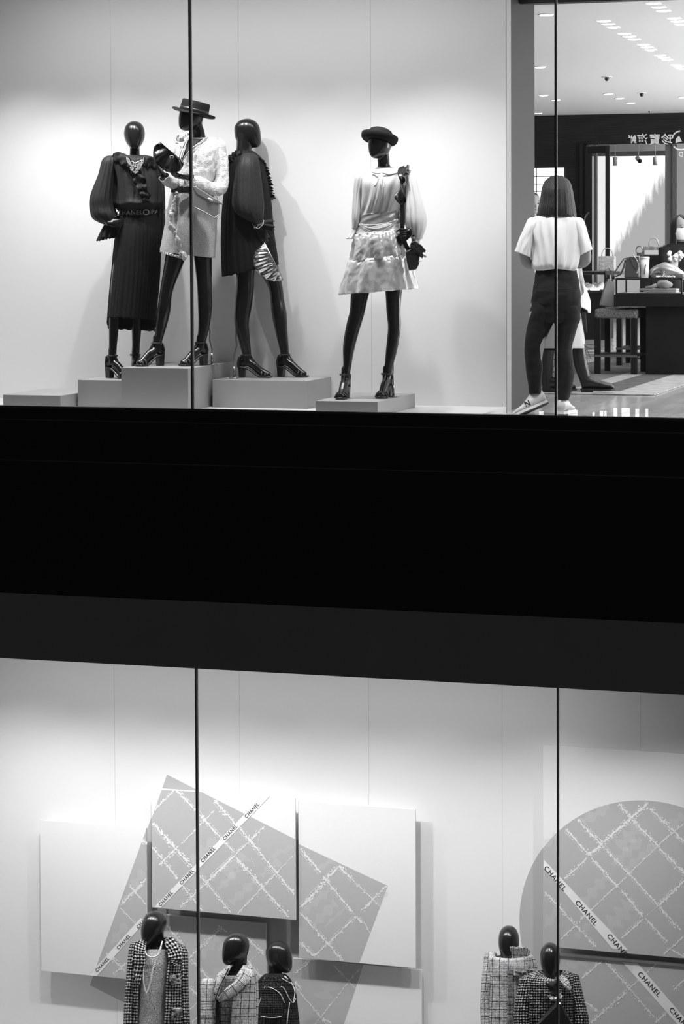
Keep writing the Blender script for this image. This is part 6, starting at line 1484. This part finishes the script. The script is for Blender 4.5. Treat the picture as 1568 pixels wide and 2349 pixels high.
sneaker(wo_, hh, tt_ - hh, V((0, 0, 1)) - _r0 * .2 + _h * .3)
# ---- person in tall laced boots behind her
Db = 19.2; Bf = Fig(Db); bp_ = Bf.p(1295, 880, 0)
pb = thing('person', V((bp_.x, bp_.y, .0125)), 'person in tall black laced boots and a pale shirt, mostly hidden behind the white T-shirt', 'person')
b = MB(); ey = MB()
human_head(b, ey, Bf.p(1282, 447, 0), heading(-40), .98)
Bf.tube(b, [(1281, 498, 0, 15), (1281, 512, 0, 15), (1282, 524, 0, 24)])
b.loft(Bf.rings([(518, 1258, 1306, 0, .06), (528, 1242, 1322, 0, .085), (570, 1246, 1318, 0, .10), (620, 1250, 1316, 0, .10), (680, 1246, 1322, 0, .12), (740, 1246, 1328, 0, .12), (765, 1262, 1312, 0, .08)], 24, 28))
Bf.tube(b, [(1246, 534, 0, 11), (1240, 580, .0, 10), (1246, 618, .08, 9), (1268, 612, .22, 7)]); Bf.tube(b, [(1318, 534, 0, 11), (1324, 580, .0, 10), (1326, 620, -.02, 9), (1334, 650, -.08, 7)])
hand(b, Bf.p(1268, 612, .22), _h + _r0 * .4, -UPV, 1, .5, .9); hand(b, Bf.p(1333, 648, -.08), -UPV + _r0 * .2, -_r0, -1, .8, .9)
Bf.tube(b, [(1266, 730, 0, 20), (1257, 790, .0, 13), (1255, 850, .02, 11), (1256, 890, .02, 9)]); Bf.tube(b, [(1308, 730, 0, 20), (1323, 790, -.0, 13), (1332, 840, -.02, 11), (1344, 885, -.03, 9)])
body(b, pb, M['skin'], .0065, 'body', 4); ey.build('eyes', M['eye'], pb, True)
Bf.cloth('hair', [(444, 1274, 1290, 0, .03), (450, 1262, 1302, 0, .075), (470, 1255, 1309, 0, .10), (500, 1255, 1309, 0, .10), (512, 1258, 1306, 0, .09)], M['hair'], pb, 20, 48, lambda th, t: -.5 * t if cos(th - radians(40)) > .75 else 0, None, .01, True)
Bf.cloth('pale_shirt', [(514, 1262, 1302, 0, .07), (522, 1244, 1320, 0, .09), (560, 1238, 1326, 0, .12), (620, 1230, 1328, 0, .14), (650, 1228, 1338, 0, .15), (680, 1230, 1350, 0, .155), (700, 1232, 1352, 0, .155)], M['tee'], pb, 40, 80, lambda th, t: .05 * sin(8 * th) * t + .05 * nz(3 * cos(th), 3 * sin(th), t * 3), lambda th, t: 18 * t ** 5 * max(0, cos(th)) ** 3)
Bf.cloth('grey_dress', [(600, 1242, 1322, 0, .125), (680, 1243, 1330, 0, .13), (745, 1244, 1336, 0, .14), (792, 1243, 1341, 0, .145), (799, 1242, 1341, 0, .145)], M['greycloth'], pb, 24, 64, lambda th, t: .03 * sin(9 * th) * t)
Bf.cloth('dark_overskirt', [(690, 1240, 1336, 0, .142), (720, 1240, 1343, 0, .148), (764, 1242, 1346, .04, .12)], M['denim'], pb, 16, 64, lambda th, t: -.35 * t if -2.6 < math.atan2(sin(th), cos(th)) < -.35 else 0)
def boot(parent, pts, heel, d, gz):
    d = V(d).normalized(); z = V((0, 0, 1)); s = z.cross(d); mb = MB(); Bf.tube(mb, pts, 20)
    h0 = V((heel.x, heel.y, gz))
    prof = [(-.02, .036, .12), (.03, .040, .13), (.08, .042, .115), (.12, .044, .098), (.17, .047, .082), (.215, .038, .068), (.235, .014, .05)]
    mb.loft([[h0 + d * a + s * w * cos(2 * pi * i / 18) + z * (.028 + (t - .028) * (.5 + .5 * sin(2 * pi * i / 18))) for i in range(18)] for a, w, t in crom(prof, 20)])
    o = mb.build('boot', M['leather'], parent, True)
    mb = MB(); out = [(-.03, .028), (.03, .042), (.10, .040), (.16, .050), (.215, .040), (.245, .0)]
    q = crom(out, 18); ring = [h0 + d * a + s * w + z * .012 for a, w in q] + [h0 + d * a - s * w + z * .012 for a, w in reversed(q[:-1])]
    mb.loft([ring, [p + z * .018 for p in ring]]); c = h0 + d * .02 + z * .0145; mb.obox(c, d * .045, s * .036, z * .014); mb.build('sole', M['sole'], o)
    mb = MB(); q = crom(pts, 10)
    for i, (x, y, dd, r) in enumerate(q[1:]): p = Bf.p(x, y, dd); rr = Bf.m(r); mb.tube([p + d * rr * .9 - s * rr * .35, p + d * rr * 1.04, p + d * rr * .9 + s * rr * .35 + z * .012], .004, 6)
    p = Bf.p(*q[0][:3]) + d * Bf.m(q[0][3]); mb.tube([p, p + d * .05 + z * .01, p + d * .09 - z * .01, p + d * .05 - z * .03, p - z * .01], .0025, 6); mb.tube([p, p + d * .02 - z * .05, p + d * .045 - z * .11], .0025, 6)
    mb.build('laces', M['frame_black'], o, True)
boot(pb, [(1256, 797, .0, 17), (1255, 840, .02, 15.5), (1255, 875, .02, 13.5), (1256, 893, .02, 13)], Bf.p(1253, 893, .02), heading(15), .0125)
boot(pb, [(1324, 792, .0, 18), (1331, 835, -.01, 16), (1340, 865, -.02, 13.5), (1346, 885, -.03, 13)], Bf.p(1340, 893, -.03), heading(12), .0125)
# ---- masked assistant at the table
Dm = 22.95
mp_ = atd(1561, 540, Dm); P = V((mp_.x, mp_.y, .013))
pm = thing('person', V((P.x, P.y, .013)), 'seated person in black with dark hair and a white face mask, at the right edge', 'person')
human(pm, P, 1.66, 72, (((-.20, .06, 1.05), (-.05, .30, 1.12)), ((.20, .06, 1.05), (.07, .30, 1.14))), 'tied', 'denim', 'denim', 'sole', True, seat=.60)
st_ = thing('stool', (P.x, P.y, 0.0125), 'stool under the masked person, hidden behind the display table', 'stool', 'square tweed stools at the display table')
bevel(MB().box((P.x - .19, P.y - .19, .42), (P.x + .19, P.y + .19, .50)).build('seat', M['stool_tweed'], st_), .02)
for i in (-1, 1):
    for j in (-1, 1): MB().box((P.x + i * .16 - .02, P.y + j * .16 - .02, .0128), (P.x + i * .16 + .02, P.y + j * .16 + .02, .42)).build('leg', M['black_wood'], st_)
fl2 = thing('white_flowers', atd(1545, 590, Dm - .45), 'white tissue or flowers in front of the masked person in black', 'flowers')
mb = MB(); rn = random.Random(9); c = atd(1545, 592, Dm - .5)
for i in range(22): mb.ell(c + V((rn.uniform(-.06, .09), rn.uniform(-.04, .04), rn.uniform(-.02, .06))), .022, .02, .02, 8, 6)
mb.build('petals', M['tee'], fl2, True)
mb = MB(); mb.tube([V((c.x, c.y, vz + .004)), c], [.03, .045], 12); mb.build('holder', M['greycloth'], fl2, True)
# ---- face half hidden by the pillar
Ds = 27.5
sp2 = atd(1221, 560, Ds)
ps = thing('person', V((sp2.x, sp2.y, 0)), 'dark-haired person whose face just shows past the grey pillar', 'person')
zt_ = atd(1221, 443, Ds).z
human(ps, V((sp2.x, sp2.y, 0)), zt_, 70, (((-.22, .0, 1.08), (-.22, .06, .84)), ((.22, .0, 1.08), (.22, .06, .84))), 'short', 'tee', 'denim', 'sole')

# ================================================================== across the street, behind the camera: what the glass mirrors
def mir(px, py, D): p = atd(px, py, D); return V((p.x, -p.y, p.z))
M['neon'] = mat('lit_sign_letters', .8, .5, emit=11.0)
DS = 44.0
sg = thing('street_sign', mir(1520, 335, DS) + V((0, -.3, 0)), 'lit restaurant sign across the street, mirrored in the glass above the doorway', 'sign')
base = MB(); c0, c1 = mir(1440, 300, DS), mir(1700, 372, DS)
def quad_at(px, py): 
    a = mir(px, py, DS); return a
ex = (mir(1440, 330, DS) - mir(1600, 330, DS)); ex.z = 0; ex.normalize(); en = ex.cross(V((0, 0, 1)))
pl0 = mir(1600, 370, DS) ; pl1 = mir(1440, 370, DS)
base.slab([mir(1720, 305, DS) - en * -.05 * 0, mir(1436, 305, DS), mir(1436, 366, DS), mir(1720, 366, DS)], -en * .1 if en.y < 0 else en * -.1)
lm = MB()
for x, t, w in ((1528, '\u73cd', .21), (1500.5, '\u5bf6', .21), (1472, '\u6d77', .21), (1449, '\u9bae', .16)):
    add_text(lm, t, w, mir(x, 321.5, DS) + en * .02, ex, V((0, 0, 1)), bold=.003)
add_text(lm, 'SEAFOOD', .115, mir(1592, 354.5, DS) + en * .02, ex, V((0, 0, 1)), bold=.002, spacing=1.2)
c = mir(1560, 322, DS) + en * .02
for a0, a1 in ((.2, 1.5), (2.2, 3.0), (3.3, 5.6)):
    lm.tube([c + ex * .165 * cos(a0 + (a1 - a0) * i / 14) + V((0, 0, 1)) * .17 * sin(a0 + (a1 - a0) * i / 14) for i in range(15)], .014, 8)
lm.poly([c + ex * x + V((0, 0, z_)) for x, z_ in ((.10, -.05), (-.02, -.02), (.03, .09), (.09, .03))])
o = base.build('sign_board', M['frame_black'], sg); lm.build('sign_lettering', M['neon'], sg)

for i, (x, w, y) in enumerate(((1240, 9, 944), (1313, 22, 941), (1360, 4, 946), (1378, 7, 943), (1387, 4, 943), (1410, 8, 936), (1434, 19, 936), (1460, 8, 938), (1482, 6, 938))):
    a, b_ = mir(x - w / 2, y, DS), mir(x + w / 2, 962, DS); lb = ('far-left', 'wide second', 'thin third', 'fourth', 'thin fifth', 'sixth', 'broadest', 'next-to-last', 'last')[i]
    q = thing('street_light_panel', (a + b_) / 2, 'lit panel across the street, %s of the bright strips mirrored above the black band' % lb, 'light panel', 'lit strips mirrored in the shop glass')
    MB().box((min(a.x, b_.x), a.y - .05, b_.z), (max(a.x, b_.x), a.y, a.z)).build('light_face', M['neon'], q)
